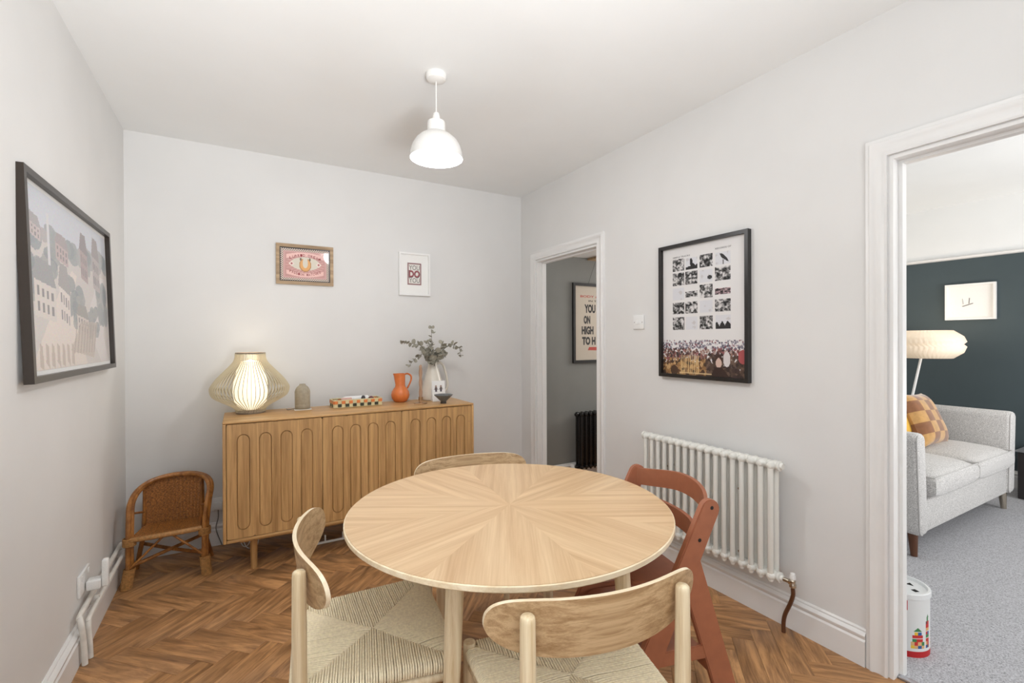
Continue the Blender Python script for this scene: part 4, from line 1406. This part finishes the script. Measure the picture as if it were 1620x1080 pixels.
point('table_lamp_light', (0.058, 3.362, ZT + 0.345), 0.9, (1.0, 0.86, 0.68), 0.04)
df = thing('aroma_diffuser', 'ribbed olive grey stoneware diffuser on a small dish', 'diffuser', (0.352, 3.335, ZT + 0.0065))
m = MB(); vs = []; fs = []; n = 96
pp_ = [(0.043, 0.0), (0.0455, 0.002), (0.0455, 0.028), (0.0448, 0.030), (0.0455, 0.032), (0.0455, 0.110), (0.042, 0.125), (0.032, 0.142), (0.019, 0.152), (0.018, 0.160), (0.013, 0.1605), (0.012, 0.150)]
for i, (r, z) in enumerate(pp_):
    for k in range(n):
        a = 2 * math.pi * k / n
        rr = r + (0.0008 * math.cos(24 * a) if 5 <= i <= 7 else 0)
        vs.append((rr * math.cos(a), rr * math.sin(a), z))
for i in range(len(pp_) - 1):
    for k in range(n):
        k2 = (k + 1) % n
        fs.append((i * n + k, i * n + k2, (i + 1) * n + k2, (i + 1) * n + k))
fs.append(tuple(range(n - 1, -1, -1))); fs.append(tuple((len(pp_) - 1) * n + k for k in range(n)))
m.add(vs, fs).build('body', M['stoneware'], df, sharp=60)
MB().tube(spline([(-0.046, 0.01, 0.004), (-0.07, 0.0, 0.0), (-0.085, 0.02, -0.003), (-0.09, 0.06, -0.003)], 6), 0.0022, 6).build('cable', M['plastic_grey'], df)
ds = MB().rbox((-0.052, -0.044, 0.0), (0.052, 0.044, 0.006), 0.003).build('small_dish', M['ivory'], loc=(0.352, 3.335, ZT))
meta(ds, 'flat cream dish under the stoneware diffuser', 'dish')

# woven tray
bk = thing('woven_tray', 'low rectangular tray woven from orange, cream and dark strips', 'basket', (0.692, 3.345, ZT), R_(2))
bw, bd, bh = 0.158, 0.062, 0.052
MB().box((-bw + 0.003, -bd + 0.003, 0.0), (bw - 0.003, bd - 0.003, 0.004)).build('base', M['basket_gap'], bk)
ORG, CRM, DRK = lin((222, 132, 74)), lin((214, 202, 158)), lin((62, 64, 52))
m = MB()
def wcell(p0, p1, z0, z1, col, out):
    m.ccol = col
    d = Vector(p1) - Vector(p0); n_ = Vector((d.y, -d.x)).normalized() * out
    m.box((0, 0, z0), (1, 1, z1), Matrix(((d.x, n_.x, 0, p0[0]), (d.y, n_.y, 0, p0[1]), (0, 0, 1, 0), (0, 0, 0, 1))))
sides = [((-bw, -bd), (bw, -bd), 13), ((bw, -bd), (bw, bd), 5), ((bw, bd), (-bw, bd), 13), ((-bw, bd), (-bw, -bd), 5)]
for (a, b, nn) in sides:
    a = Vector(a); b = Vector(b)
    for r_i in range(2):
        for i in range(nn):
            p0 = a + (b - a) * (i + 0.04) / nn; p1 = a + (b - a) * (i + 0.96) / nn
            odd = (i + r_i) % 2
            col = (ORG if r_i == 1 else DRK) if odd else CRM
            wcell(p0, p1, 0.005 + r_i * 0.0205, 0.005 + r_i * 0.0205 + 0.020, col, 0.0040 if odd else 0.0022)
    m.ccol = CRM
    d = (b - a).normalized()
    m.tube([(a.x, a.y, bh - 0.004), (b.x, b.y, bh - 0.004)], 0.0038, 8); m.tube([(a.x, a.y, 0.004), (b.x, b.y, 0.004)], 0.0038, 8)
m.build('woven_side', M['print_matt'], bk, color=True)
def small(name, label, cat, geo, mat, loc, rz=0):
    o = geo.build(name, mat, loc=loc, rot=(0, 0, rz)); meta(o, label, cat); return o
small('paper_packet', 'pale rolled paper packet lying in the woven tray', 'packet', MB().rbox((-0.09, -0.022, 0), (0.09, 0.022, 0.060), 0.018, 4), M['plastic'], (0.695, 3.365, ZT + 0.0045), R_(2))
A_ = MB(); A_.ccol = lin((206, 170, 158))
small('pink_packet', 'pink wrapped packet at the front of the woven tray', 'packet', MB().rbox((-0.035, -0.010, 0), (0.035, 0.010, 0.056), 0.006), plain('pink_wrap', (214, 172, 160), 0.4), (0.625, 3.325, ZT + 0.0045), R_(-6))
small('dark_trinket', 'small dark rounded trinket in the woven tray', 'trinket', MB().lathe([(0.014, 0), (0.018, 0.02), (0.014, 0.052), (0.008, 0.064), (0, 0.066)], 16), plain('dark_plastic', (48, 44, 46), 0.4), (0.735, 3.322, ZT + 0.0045))
small('plum_trinket', 'plum coloured lump near the right end of the woven tray', 'trinket', MB().lathe([(0.012, 0), (0.022, 0.02), (0.018, 0.048), (0.006, 0.056), (0, 0.057)], 16), plain('plum', (108, 58, 66), 0.5), (0.790, 3.330, ZT + 0.0045))

# orange jug
q_ = 0.0046
jg = thing('orange_jug', 'matt orange ceramic jug with round belly and handle', 'jug', (1.010, 3.375, ZT))
m = MB(); n = 40
jp = [(0.0, 0.0), (0.034, 0.0), (0.048, 0.008), (0.0605, 0.028), (0.0655, 0.052), (0.061, 0.076), (0.048, 0.096), (0.038, 0.108), (0.035, 0.125), (0.035, 0.19), (0.036, 0.206), (0.033, 0.206), (0.031, 0.19), (0.031, 0.12), (0.0, 0.11)]
vs = []; fs = []
for (r, z) in jp:
    for k in range(n):
        a = 2 * math.pi * k / n
        x, y = r * math.cos(a), r * math.sin(a)
        if z > 0.15 and math.cos(a) < -0.5:
            x -= (z - 0.15) / 0.056 * 0.016 * ((-math.cos(a) - 0.5) / 0.5) ** 1.2
        vs.append((x, y, z))
for i in range(len(jp) - 1):
    for k in range(n):
        k2 = (k + 1) % n
        fs.append((i * n + k, i * n + k2, (i + 1) * n + k2, (i + 1) * n + k))
m.add(vs, fs).build('body', M['orange'], jg, sharp=60)
MB().tube(spline([(0.030, 0, 0.200), (0.052, 0, 0.204), (0.074, 0, 0.190), (0.078, 0, 0.165), (0.066, 0, 0.130), (0.050, 0, 0.098)], 7), 0.0062, 12, flat=1.3).build('handle', M['orange'], jg)
jg.rotation_euler = (0, 0, R_(-20))

# candle in brass holder
chd = thing('candle_holder', 'brass candle holder with round base beside the orange jug', 'candle holder', (1.105, 3.205, ZT))
MB().lathe([(0.0, 0.0), (0.044, 0.0), (0.046, 0.003), (0.044, 0.006), (0.018, 0.007), (0.010, 0.010), (0.008, 0.020), (0.010, 0.022), (0.015, 0.023), (0.015, 0.048), (0.0128, 0.048), (0.0128, 0.026), (0, 0.026)], 32).build('base', M['brass'], chd)
m = MB(); nn = 40; vs = []; fs = []
for i in range(nn + 1):
    z = 0.0265 + (0.276 - 0.0265) * i / nn
    r = 0.0115 if i < nn - 2 else (0.0115 if i == nn - 2 else (0.008 if i == nn - 1 else 0.001))
    for k in range(16):
        a = 2 * math.pi * k / 16
        rr = r * (1 + 0.13 * math.cos(2 * (a + z * 45)))
        vs.append((rr * math.cos(a), rr * math.sin(a), z))
for i in range(nn):
    for k in range(16):
        k2 = (k + 1) % 16
        fs.append((i * 16 + k, i * 16 + k2, (i + 1) * 16 + k2, (i + 1) * 16 + k))
cn = m.add(vs, fs).build('taper_candle', M['candle'], loc=(1.105, 3.205, ZT)); meta(cn, 'twisted brown taper candle standing in the brass holder', 'candle')

# ivory pitcher with eucalyptus
vx, vy_ = 1.262, 3.385
iv = thing('ivory_pitcher', 'tall glossy ivory pitcher with looped handle holding eucalyptus', 'pitcher', (vx, vy_, ZT))
MB().lathe([(0.0, 0.0), (0.084, 0.0), (0.090, 0.006), (0.089, 0.030), (0.083, 0.075), (0.070, 0.14), (0.052, 0.20), (0.038, 0.24), (0.034, 0.262), (0.036, 0.284), (0.033, 0.284), (0.031, 0.262), (0.034, 0.24), (0.04, 0.2), (0.0, 0.19)], 44).build('body', M['ivory'], iv, sharp=60)
MB().tube(spline([(0.032, 0, 0.268), (0.060, 0, 0.276), (0.084, 0, 0.255), (0.104, 0, 0.20), (0.118, 0, 0.13), (0.112, 0, 0.075), (0.084, 0, 0.052)], 7), 0.0095, 12).build('handle', M['ivory'], iv)
eb = thing('eucalyptus', 'bunch of dried grey green eucalyptus stems in the ivory pitcher', 'plant', (vx, vy_, ZT + 0.2))
lf = None
def leaf(p, d, size, tw):
    global lf
    if lf is None:
        m = MB(); vs = [(0, 0, 0)]; nn = 12
        for k in range(nn):
            a = 2 * math.pi * k / nn
            vs.append((0.5 + 0.5 * math.cos(a), 0.46 * math.sin(a), 0.10 * math.sin(a) ** 2))
        vs.append((0.5, 0, -0.03))
        fs = [(13, 1 + k, 1 + (k + 1) % nn) for k in range(nn)]
        m.add(vs, fs)
        lf = m.build('leaf', M['leaf'], eb, sharp=180); o = lf
        md = o.modifiers.new('solid', 'SOLIDIFY'); md.thickness = 0.03
    else:
        o = lf.copy(); COL.objects.link(o)
    d = Vector(d).normalized()
    o.rotation_mode = 'QUATERNION'
    qt = d.to_track_quat('X', 'Z')
    o.rotation_quaternion = qt @ Matrix.Rotation(tw, 3, 'X').to_quaternion()
    o.scale = (size, size, size)
    o.location = p
def branch(pts, n0, size, t0=0.3, count=8):
    P = spline(pts, 8)
    MB().tube(P, [0.0022 * (1 - 0.6 * i / len(P)) for i in range(len(P))], 6).build('stem', M['stem'], eb)
    for k in range(count):
        t_ = t0 + (1 - t0) * k / (count - 1)
        i = min(len(P) - 2, int(t_ * (len(P) - 1)))
        p = P[i]; d = (P[i + 1] - P[i]).normalized()
        s = 1.22 * size * (1.0 - 0.35 * (k / count)) * rng.uniform(0.85, 1.1)
        for sg in (-1, 1):
            side = d.cross(Vector((rng.uniform(-1, 1), rng.uniform(-1, 1), rng.uniform(-1, 1)))).normalized()
            dd = (side * sg * 1.0 + d * 0.45 + Vector((0, 0, rng.uniform(-0.3, 0.2)))).normalized()
            leaf(p, dd, s, rng.uniform(0, 6.28))
qq = 0.0046
def px(x, y, dy=0.0):   # offsets in the plane of the vase: x right, y up, dy towards the room
    return (x, -dy, y)
branch([px(0, 0), px(-0.004, 0.10), px(-0.010, 0.22, 0.01), px(-0.018, 0.355, 0.02)], 8, 0.034, 0.35, 8)
branch([px(0, 0), px(-0.02, 0.10, 0.02), px(-0.10, 0.20, 0.05), px(-0.18, 0.222, 0.06), px(-0.255, 0.232, 0.06)], 8, 0.036, 0.38, 9)
branch([px(0, 0), px(-0.02, 0.09, 0.03), px(-0.09, 0.145, 0.07), px(-0.16, 0.12, 0.09), px(-0.215, 0.060, 0.09)], 8, 0.034, 0.40, 7)
branch([px(0, 0), px(0.02, 0.10, 0.01), px(0.08, 0.18, 0.03), px(0.15, 0.21, 0.04), px(0.20, 0.185, 0.04), px(0.212, 0.125, 0.04)], 8, 0.034, 0.30, 11)
branch([px(0, 0), px(-0.01, 0.09, 0.03), px(-0.035, 0.17, 0.05), px(-0.055, 0.245, 0.06)], 8, 0.050, 0.30, 8)
branch([px(0, 0), px(0.01, 0.09, 0.03), px(0.04, 0.16, 0.05), px(0.065, 0.235, 0.04)], 8, 0.048, 0.30, 8)
branch([px(0, 0), px(0.0, 0.09, 0.06), px(0.01, 0.13, 0.08), px(0.03, 0.17, 0.09)], 8, 0.046, 0.35, 7)
branch([px(0, 0), px(-0.02, 0.08, 0.03), px(-0.05, 0.12, 0.06), px(-0.06, 0.15, 0.07)], 8, 0.044, 0.4, 6)
branch([px(0, 0), px(0.02, 0.08, -0.03), px(0.06, 0.13, 0.0), px(0.09, 0.15, 0.02)], 8, 0.042, 0.4, 6)

cd = thing('greeting_card', 'folded white greeting card with two tiny dark figures', 'card', (1.262, 3.262, ZT), R_(-5))
A = canvas(40, 60, (236, 235, 233))
for cxx in (0.30, 0.68):
    ell_fill(A, cxx, 0.62, 0.10, 0.10, (110, 96, 94)); ell_fill(A, cxx, 0.73, 0.075, 0.055, (160, 138, 128)); rect_fill(A, cxx - 0.08, 0.46, cxx + 0.08, 0.56, (96, 88, 94)); rect_fill(A, cxx - 0.17, 0.58, cxx + 0.17, 0.60, (90, 80, 80))
raster_obj('card_front', A, lambda u, v: ((u - 0.5) * 0.098, 0.020 * v - 0.010, v * 0.148 + 0.0005), M['print_matt'], cd)
mm = MB(); mm.add([(-0.049, 0.0105, 0.1485), (0.049, 0.0105, 0.1485), (0.049, 0.040, 0.0005), (-0.049, 0.040, 0.0005), (-0.049, 0.011, 0.1489), (0.049, 0.011, 0.1489), (0.049, 0.0406, 0.0005), (-0.049, 0.0406, 0.0005)], [(0, 1, 2, 3), (4, 7, 6, 5), (0, 4, 5, 1), (3, 2, 6, 7)]); mm.build('card_back', M['mat_board'], cd)
bo = thing('footed_bowl', 'grey conical bowl on a small dark foot at the sideboard front', 'bowl', (1.246, 3.130, ZT))
MB().lathe([(0.0195, 0.016), (0.022, 0.018), (0.058, 0.052), (0.064, 0.058), (0.065, 0.063), (0.061, 0.062), (0.054, 0.055), (0.018, 0.022), (0.0, 0.021)], 40).build('cup', M['bowl'], bo)
MB().lathe([(0.0, 0.0), (0.021, 0.0), (0.0195, 0.0158), (0, 0.0158)], 32).build('foot', M['bowlfoot'], bo)

# ---------------------------------------------------------------- pendant lamp
pd = thing('pendant_lamp', 'white domed pendant lamp hanging lit from the ceiling', 'lamp', (0.816, 2.124, 0))
MB().lathe([(0.049, ZC - 0.0005), (0.049, ZC - 0.014), (0.044, ZC - 0.028), (0.030, ZC - 0.036), (0, ZC - 0.038)], 36).build('ceiling_rose', M['pendant'], pd)
MB().tube([(0, 0, ZC - 0.037), (0, 0, 2.392)], 0.0028, 8).build('flex', M['pendant'], pd)
MB().lathe([(0.007, 2.398), (0.013, 2.396), (0.017, 2.380), (0.019, 2.362), (0.040, 2.356), (0.0425, 2.348), (0.0425, 2.306), (0.052, 2.300), (0.074, 2.288), (0.096, 2.268), (0.112, 2.242), (0.121, 2.212), (0.1245, 2.180),
            (0.1225, 2.180), (0.119, 2.212), (0.110, 2.240), (0.094, 2.265), (0.072, 2.285), (0.040, 2.298), (0.0, 2.300)], 56, cap=False).build('shade', M['pendant'], pd, sharp=40)
MB().lathe([(0.0, 2.182), (0.016, 2.186), (0.028, 2.200), (0.031, 2.216), (0.027, 2.234), (0.015, 2.255), (0.013, 2.292), (0.0, 2.2925)], 24).build('bulb', M['bulb'], pd)
point('pendant_light', (0.816, 2.124, 2.165), 18.0, (0.97, 0.975, 1.0), 0.08)

# ---------------------------------------------------------------- sitting room
# sofa: faces -Y
sf = thing('sofa', 'pale grey marl two seat sofa seen through the sitting room doorway', 'sofa', (0, 0, 0))
AX0, AX1 = 3.47, 5.14
FY, BY = 1.20, 1.98
def arm(x0, x1, lean):
    """padded arm: rounded section swept back from a softly rounded front panel"""
    z0, z1 = 0.135, 0.752
    def section(ins):
        pts = []
        for (cx, cz, r, a0) in ((x1 - 0.048, z1 - 0.048, 0.048, 0), (x0 + 0.048, z1 - 0.048, 0.048, 90), (x0 + 0.045, z0 + 0.045, 0.045, 180), (x1 - 0.045, z0 + 0.045, 0.045, 270)):
            for k in range(8):
                a = R_(a0 + 90 * k / 7)
                rr = max(r - ins, 0.004)
                pts.append((cx + rr * math.cos(a), cz + rr * math.sin(a)))
        return [(p[0] + lean * 0.045 * (p[1] - z0) / 0.6, p[1]) for p in pts]
    m = MB(); vs = []; fs = []
    st = [(FY, 0.026), (FY + 0.005, 0.013), (FY + 0.014, 0.004), (FY + 0.030, 0.0), (BY - 0.02, 0.0), (BY, 0.02)]
    for yq, ins in st:
        vs += [(p[0], yq, p[1]) for p in section(ins)]
    k = 32
    for a in range(len(st) - 1):
        for q in range(k):
            q2 = (q + 1) % k
            fs.append((a * k + q, a * k + q2, (a + 1) * k + q2, (a + 1) * k + q))
    fs.append(tuple(range(k))); fs.append(tuple((len(st) - 1) * k + q for q in range(k)))
    o = m.add(vs, fs).build('armrest', M['fab'], sf, sharp=50)
    sec = section(0.008)
    MB().tube([(p[0], FY + 0.007, p[1]) for p in sec[10:24]], 0.0036, 6).build('piping', M['piping'], o)
    return o
arm(AX0, AX0 + 0.125, -1)
arm(AX1 - 0.125, AX1, 1)
MB().rbox((AX0 + 0.118, FY + 0.015, 0.140), (AX1 - 0.118, BY - 0.02, 0.335), 0.015, 3).build('seat_base', M['fab'], sf)
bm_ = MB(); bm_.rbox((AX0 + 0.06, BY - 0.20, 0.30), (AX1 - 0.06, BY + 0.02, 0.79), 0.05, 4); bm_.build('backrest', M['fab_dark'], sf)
def cushion(x0, x1, y0, y1, z0, z1, name, puff=0.02, mat='fab'):
    m = MB(); nu = nv = 16; vs = []; fs = []
    # rounded box by superellipsoid-ish sampling
    bm = bmesh.new(); bmesh.ops.create_cube(bm, size=2.0)
    bmesh.ops.subdivide_edges(bm, edges=bm.edges[:], cuts=9, use_grid_fill=True)
    for q in bm.verts:
        x, y, z = q.co
        e = 0.075
        def rd(a): return math.copysign(min(abs(a), 1.0), a)
        fx, fy, fz = abs(x), abs(y), abs(z)
        ed = (fx ** 8 + fy ** 8) ** (1 / 8)
        zz = z * (1 - 0.28 * ed ** 6) if fz > 0.5 else z
        zz += (puff / ((z1 - z0) / 2)) * (1 - x * x) * (1 - y * y) * z
        sx = 1 - 0.02 * (z * z); 
        q.co = Vector(((x0 + x1) / 2 + x * sx * (x1 - x0) / 2, (y0 + y1) / 2 + y * sx * (y1 - y0) / 2, (z0 + z1) / 2 + zz * (z1 - z0) / 2))
    m.bm(bm)
    o = m.build(name, M[mat], sf, sharp=70)
    zc0, zc1 = z0 + 0.016, z1 - 0.014
    for zq in (zc1 - 0.008,):
        MB().tube([(x0 + 0.01, y1 - 0.05, zq), (x0 + 0.008, y0 + 0.01, zq), (x1 - 0.008, y0 + 0.01, zq), (x1 - 0.01, y1 - 0.05, zq)], 0.004, 6).build('piping', M['piping'], o)
    return o
mx_ = (AX0 + AX1) / 2
cushion(AX0 + 0.13, mx_ - 0.003, FY - 0.03, BY - 0.22, 0.336, 0.495, 'seat_cushion', 0.03)
cushion(mx_ + 0.003, AX1 - 0.13, FY - 0.03, BY - 0.22, 0.336, 0.495, 'seat_cushion', 0.03)
for (x, y) in ((AX0 + 0.05, FY + 0.05), (AX1 - 0.05, FY + 0.05), (AX0 + 0.05, BY - 0.05), (AX1 - 0.05, BY - 0.05)):
    MB().tube([(x, y, 0.0025), (x + 0.01, y + 0.01, 0.1395)], [0.017, 0.026], 16).build('leg', M['pipe_brown'] if x < 4 else M['chrome'], sf)

def scatter(name, label, loc, rot, size, mode):
    o = thing(name, label, 'cushion', loc); o.rotation_euler = rot
    n = 24; h = size / 2; m = MB(); vs = []; fs = []; mi = []
    for sgn in (1, -1):
        b = len(vs)
        for j in range(n + 1):
            for i in range(n + 1):
                u, v = -1 + 2 * i / n, -1 + 2 * j / n
                cr = (1 - 0.07 * (1 - u * u) * 0 )
                px_ = u * (1 - 0.06 * (1 - v * v) ** 1 + 0.03) ; py_ = v * (1 - 0.06 * (1 - u * u) + 0.03)
                tk = 0.085 * (max(0, 1 - u ** 4) * max(0, 1 - v ** 4)) ** 0.6
                vs.append((px_ * h, sgn * tk + 0.0, py_ * h))
        for j in range(n):
            for i in range(n):
                a = b + j * (n + 1) + i
                fs.append((a, a + 1, a + n + 2, a + n + 1) if sgn < 0 else (a, a + n + 1, a + n + 2, a + 1))
                mi.append(((i * 5) // n + (j * 5) // n) % 2 if mode == 'check' else 0)
    m.add(vs, fs); m.mi = mi
    c = m.build('cover', [M['rustA'], M['rustB']] if mode == 'check' else [M[mode]], o, sharp=180)
    bm = bmesh.new(); bm.from_mesh(c.data); bmesh.ops.remove_doubles(bm, verts=bm.verts, dist=1e-5); bm.to_mesh(c.data); bm.free()
    return o
scatter('checked_cushion', 'ochre and rust checked velvet cushion leaning on the grey sofa', (4.575, 1.570, 0.692), (R_(-24), R_(3), R_(0)), 0.40, 'check')
scatter('mustard_cushion', 'mustard cushion half hidden behind the checked one', (4.36, 1.690, 0.700), (R_(-20), R_(0), R_(-10)), 0.40, 'yellow')
# floor lamp
fl = thing('floor_lamp', 'floor lamp with white pleated paper shade in the corner behind the sofa', 'lamp', (5.33, 1.99, 0))
hx, hy = 0.09, -0.16
m = MB(); vs = []; fs = []
pl = [(0.06, 0.118), (0.17, 0.124), (0.238, 0.07), (0.258, 0.022), (0.236, 0.0), (0.258, -0.022), (0.238, -0.075), (0.17, -0.126), (0.05, -0.120)]
nP = 44
for i, (r, z) in enumerate(pl):
    for k in range(nP * 2):
        a = 2 * math.pi * (k + (i % 2) * 0.8) / (nP * 2)
        rr = r + (0.010 if k % 2 == 0 else -0.010) * (1 if 0 < i < len(pl) - 1 else 0.3)
        vs.append((rr * math.cos(a), rr * math.sin(a), z))
N2 = nP * 2
for i in range(len(pl) - 1):
    for k in range(N2):
        k2 = (k + 1) % N2
        fs.append((i * N2 + k, i * N2 + k2, (i + 1) * N2 + k2, (i + 1) * N2 + k))
LZ = 1.262
m.add(vs, fs, Matrix.Translation((hx, hy, LZ))).build('lamp_shade', M['shade_paper'], fl, sharp=180)
MB().tube([(-0.10, 0.02, 0.018), (hx, hy, LZ + 0.10)], 0.0105, 12).build('pole', M['plastic'], fl)
MB().lathe([(0.0, 0.002), (0.11, 0.002), (0.112, 0.012), (0.03, 0.02), (0, 0.02)], 32, Matrix.Translation((-0.10, 0.02, 0.0))).build('base', M['plastic'], fl)
point('floor_lamp_bulb', (5.33 + hx, 1.99 + hy, LZ + 0.17), 3.5, (1.0, 0.82, 0.62), 0.06)
# white frame on teal wall
wf = picture('white_box_frame', 'white box frame hung on the dark teal wall', 0.352, 0.335, 0.016, 0.030, M['white_frame'], (5.8985, 1.667, 1.655), -math.pi / 2)
sk = MB(); sk.prism([(-0.06, -0.04), (-0.05, -0.045), (0.02, -0.02), (0.02, -0.012)], 1, -0.0095, -0.0085); sk.prism([(-0.012, -0.02), (-0.006, -0.02), (-0.002, 0.035), (-0.008, 0.035)], 1, -0.0095, -0.0085); sk.prism([(-0.05, -0.02), (-0.047, -0.02), (-0.053, 0.03), (-0.056, 0.03)], 1, -0.0095, -0.0085)
sk.build('pencil_sketch', GRY, wf)
# charcoal cabinet
cab = thing('media_cabinet', 'charcoal cabinet with pale edge strip beside the sofa, cut by the photo edge', 'cabinet', (0, 0, 0))
MB().rbox((5.50, 0.45, 0.004), (5.87, 1.27, 0.385), 0.006).build('carcass', M['darkbox'], cab)
MB().rbox((5.485, 0.44, 0.386), (5.874, 1.285, 0.398), 0.003).build('top', M['steel'], cab)
MB().box((5.492, 1.185, 0.01), (5.4995, 1.197, 0.385)).build('edge_strip', M['piping'], cab)
# toy block tub
tc = thing('toy_block_tub', 'white tub printed with coloured building blocks just inside the sitting room doorway', 'tub', (2.462, 0.926, 0.002))
tr, th_ = 0.100, 0.262
A = canvas(240, 96, (222, 223, 222))
A[-10:] = (186, 40, 44)
BC = [(196, 52, 48), (66, 128, 78), (48, 92, 148), (232, 190, 60), (214, 170, 118), (120, 60, 60)]
def stack(u0, cells, w=0.022):
    z = 0.155
    for row in cells:
        h = 0.058
        for i, c in enumerate(row):
            if c is None: continue
            rect_fill(A, u0 + (i - len(row) / 2) * w, z, u0 + (i + 1 - len(row) / 2) * w * 0.98, z + h * 0.95, BC[c])
        z += h
    return z
for base_u in (0.02, 0.17, 0.33, 0.49, 0.66, 0.83):
    for k in range(2):
        z = stack(base_u, [[3, 4, 2, 4], [4, 0, 4, 1], [1, 0, 0], [0, 0, 0], [3, 2]])
        poly_fill(A, [(base_u - 0.028, z), (base_u + 0.028, z), (base_u, z + 0.07)], BC[1])
    z = stack(base_u + 0.075, [[2, 5], [4, 0], [0, 0], [1, 1], [0, 2], [4, 4], [0, 0], [5, 0], [1]], 0.017)
    poly_fill(A, [(base_u + 0.065, z), (base_u + 0.085, z), (base_u + 0.075, z + 0.05)], BC[1])
rect_fill(A, 0.555, 0.80, 0.60, 0.97, (186, 40, 44)); rect_fill(A, 0.572, 0.86, 0.585, 0.91, (236, 236, 236))
raster_obj('printed_wall', A, lambda u, v: (tr * math.cos(2 * math.pi * u), tr * math.sin(2 * math.pi * u), 0.001 + v * (th_ - 0.022)), M['print_matt'], tc)
MB().lathe([(0.0, 0.0), (tr - 0.001, 0.0), (tr - 0.001, 0.002), (0, 0.002)], 48).build('base', M['canwhite'], tc)
lid = MB().lathe([(tr + 0.001, th_ - 0.024), (tr + 0.004, th_ - 0.022), (tr + 0.004, th_ - 0.003), (tr + 0.001, th_), (tr - 0.006, th_), (tr - 0.009, th_ - 0.012), (0.0, th_ - 0.012)], 56, cap=False).build('lid', M['canwhite'], tc, sharp=40)
hl_ = MB()
for (x, y, s, nn, a0) in ((0.045, -0.02, 0.016, 3, 0.3), (0.0, -0.055, 0.014, 4, 0.4), (0.05, 0.035, 0.014, 16, 0), (0.0, 0.0, 0.013, 4, 0.0), (-0.045, 0.02, 0.015, 3, 1.2), (-0.02, 0.055, 0.013, 16, 0)):
    hl_.prism([(x + s * math.cos(a0 + 2 * math.pi * k / nn), y + s * math.sin(a0 + 2 * math.pi * k / nn)) for k in range(nn)], 2, th_ - 0.0119, th_ - 0.0112)
hl_.build('shape_hole', M['void'], lid)
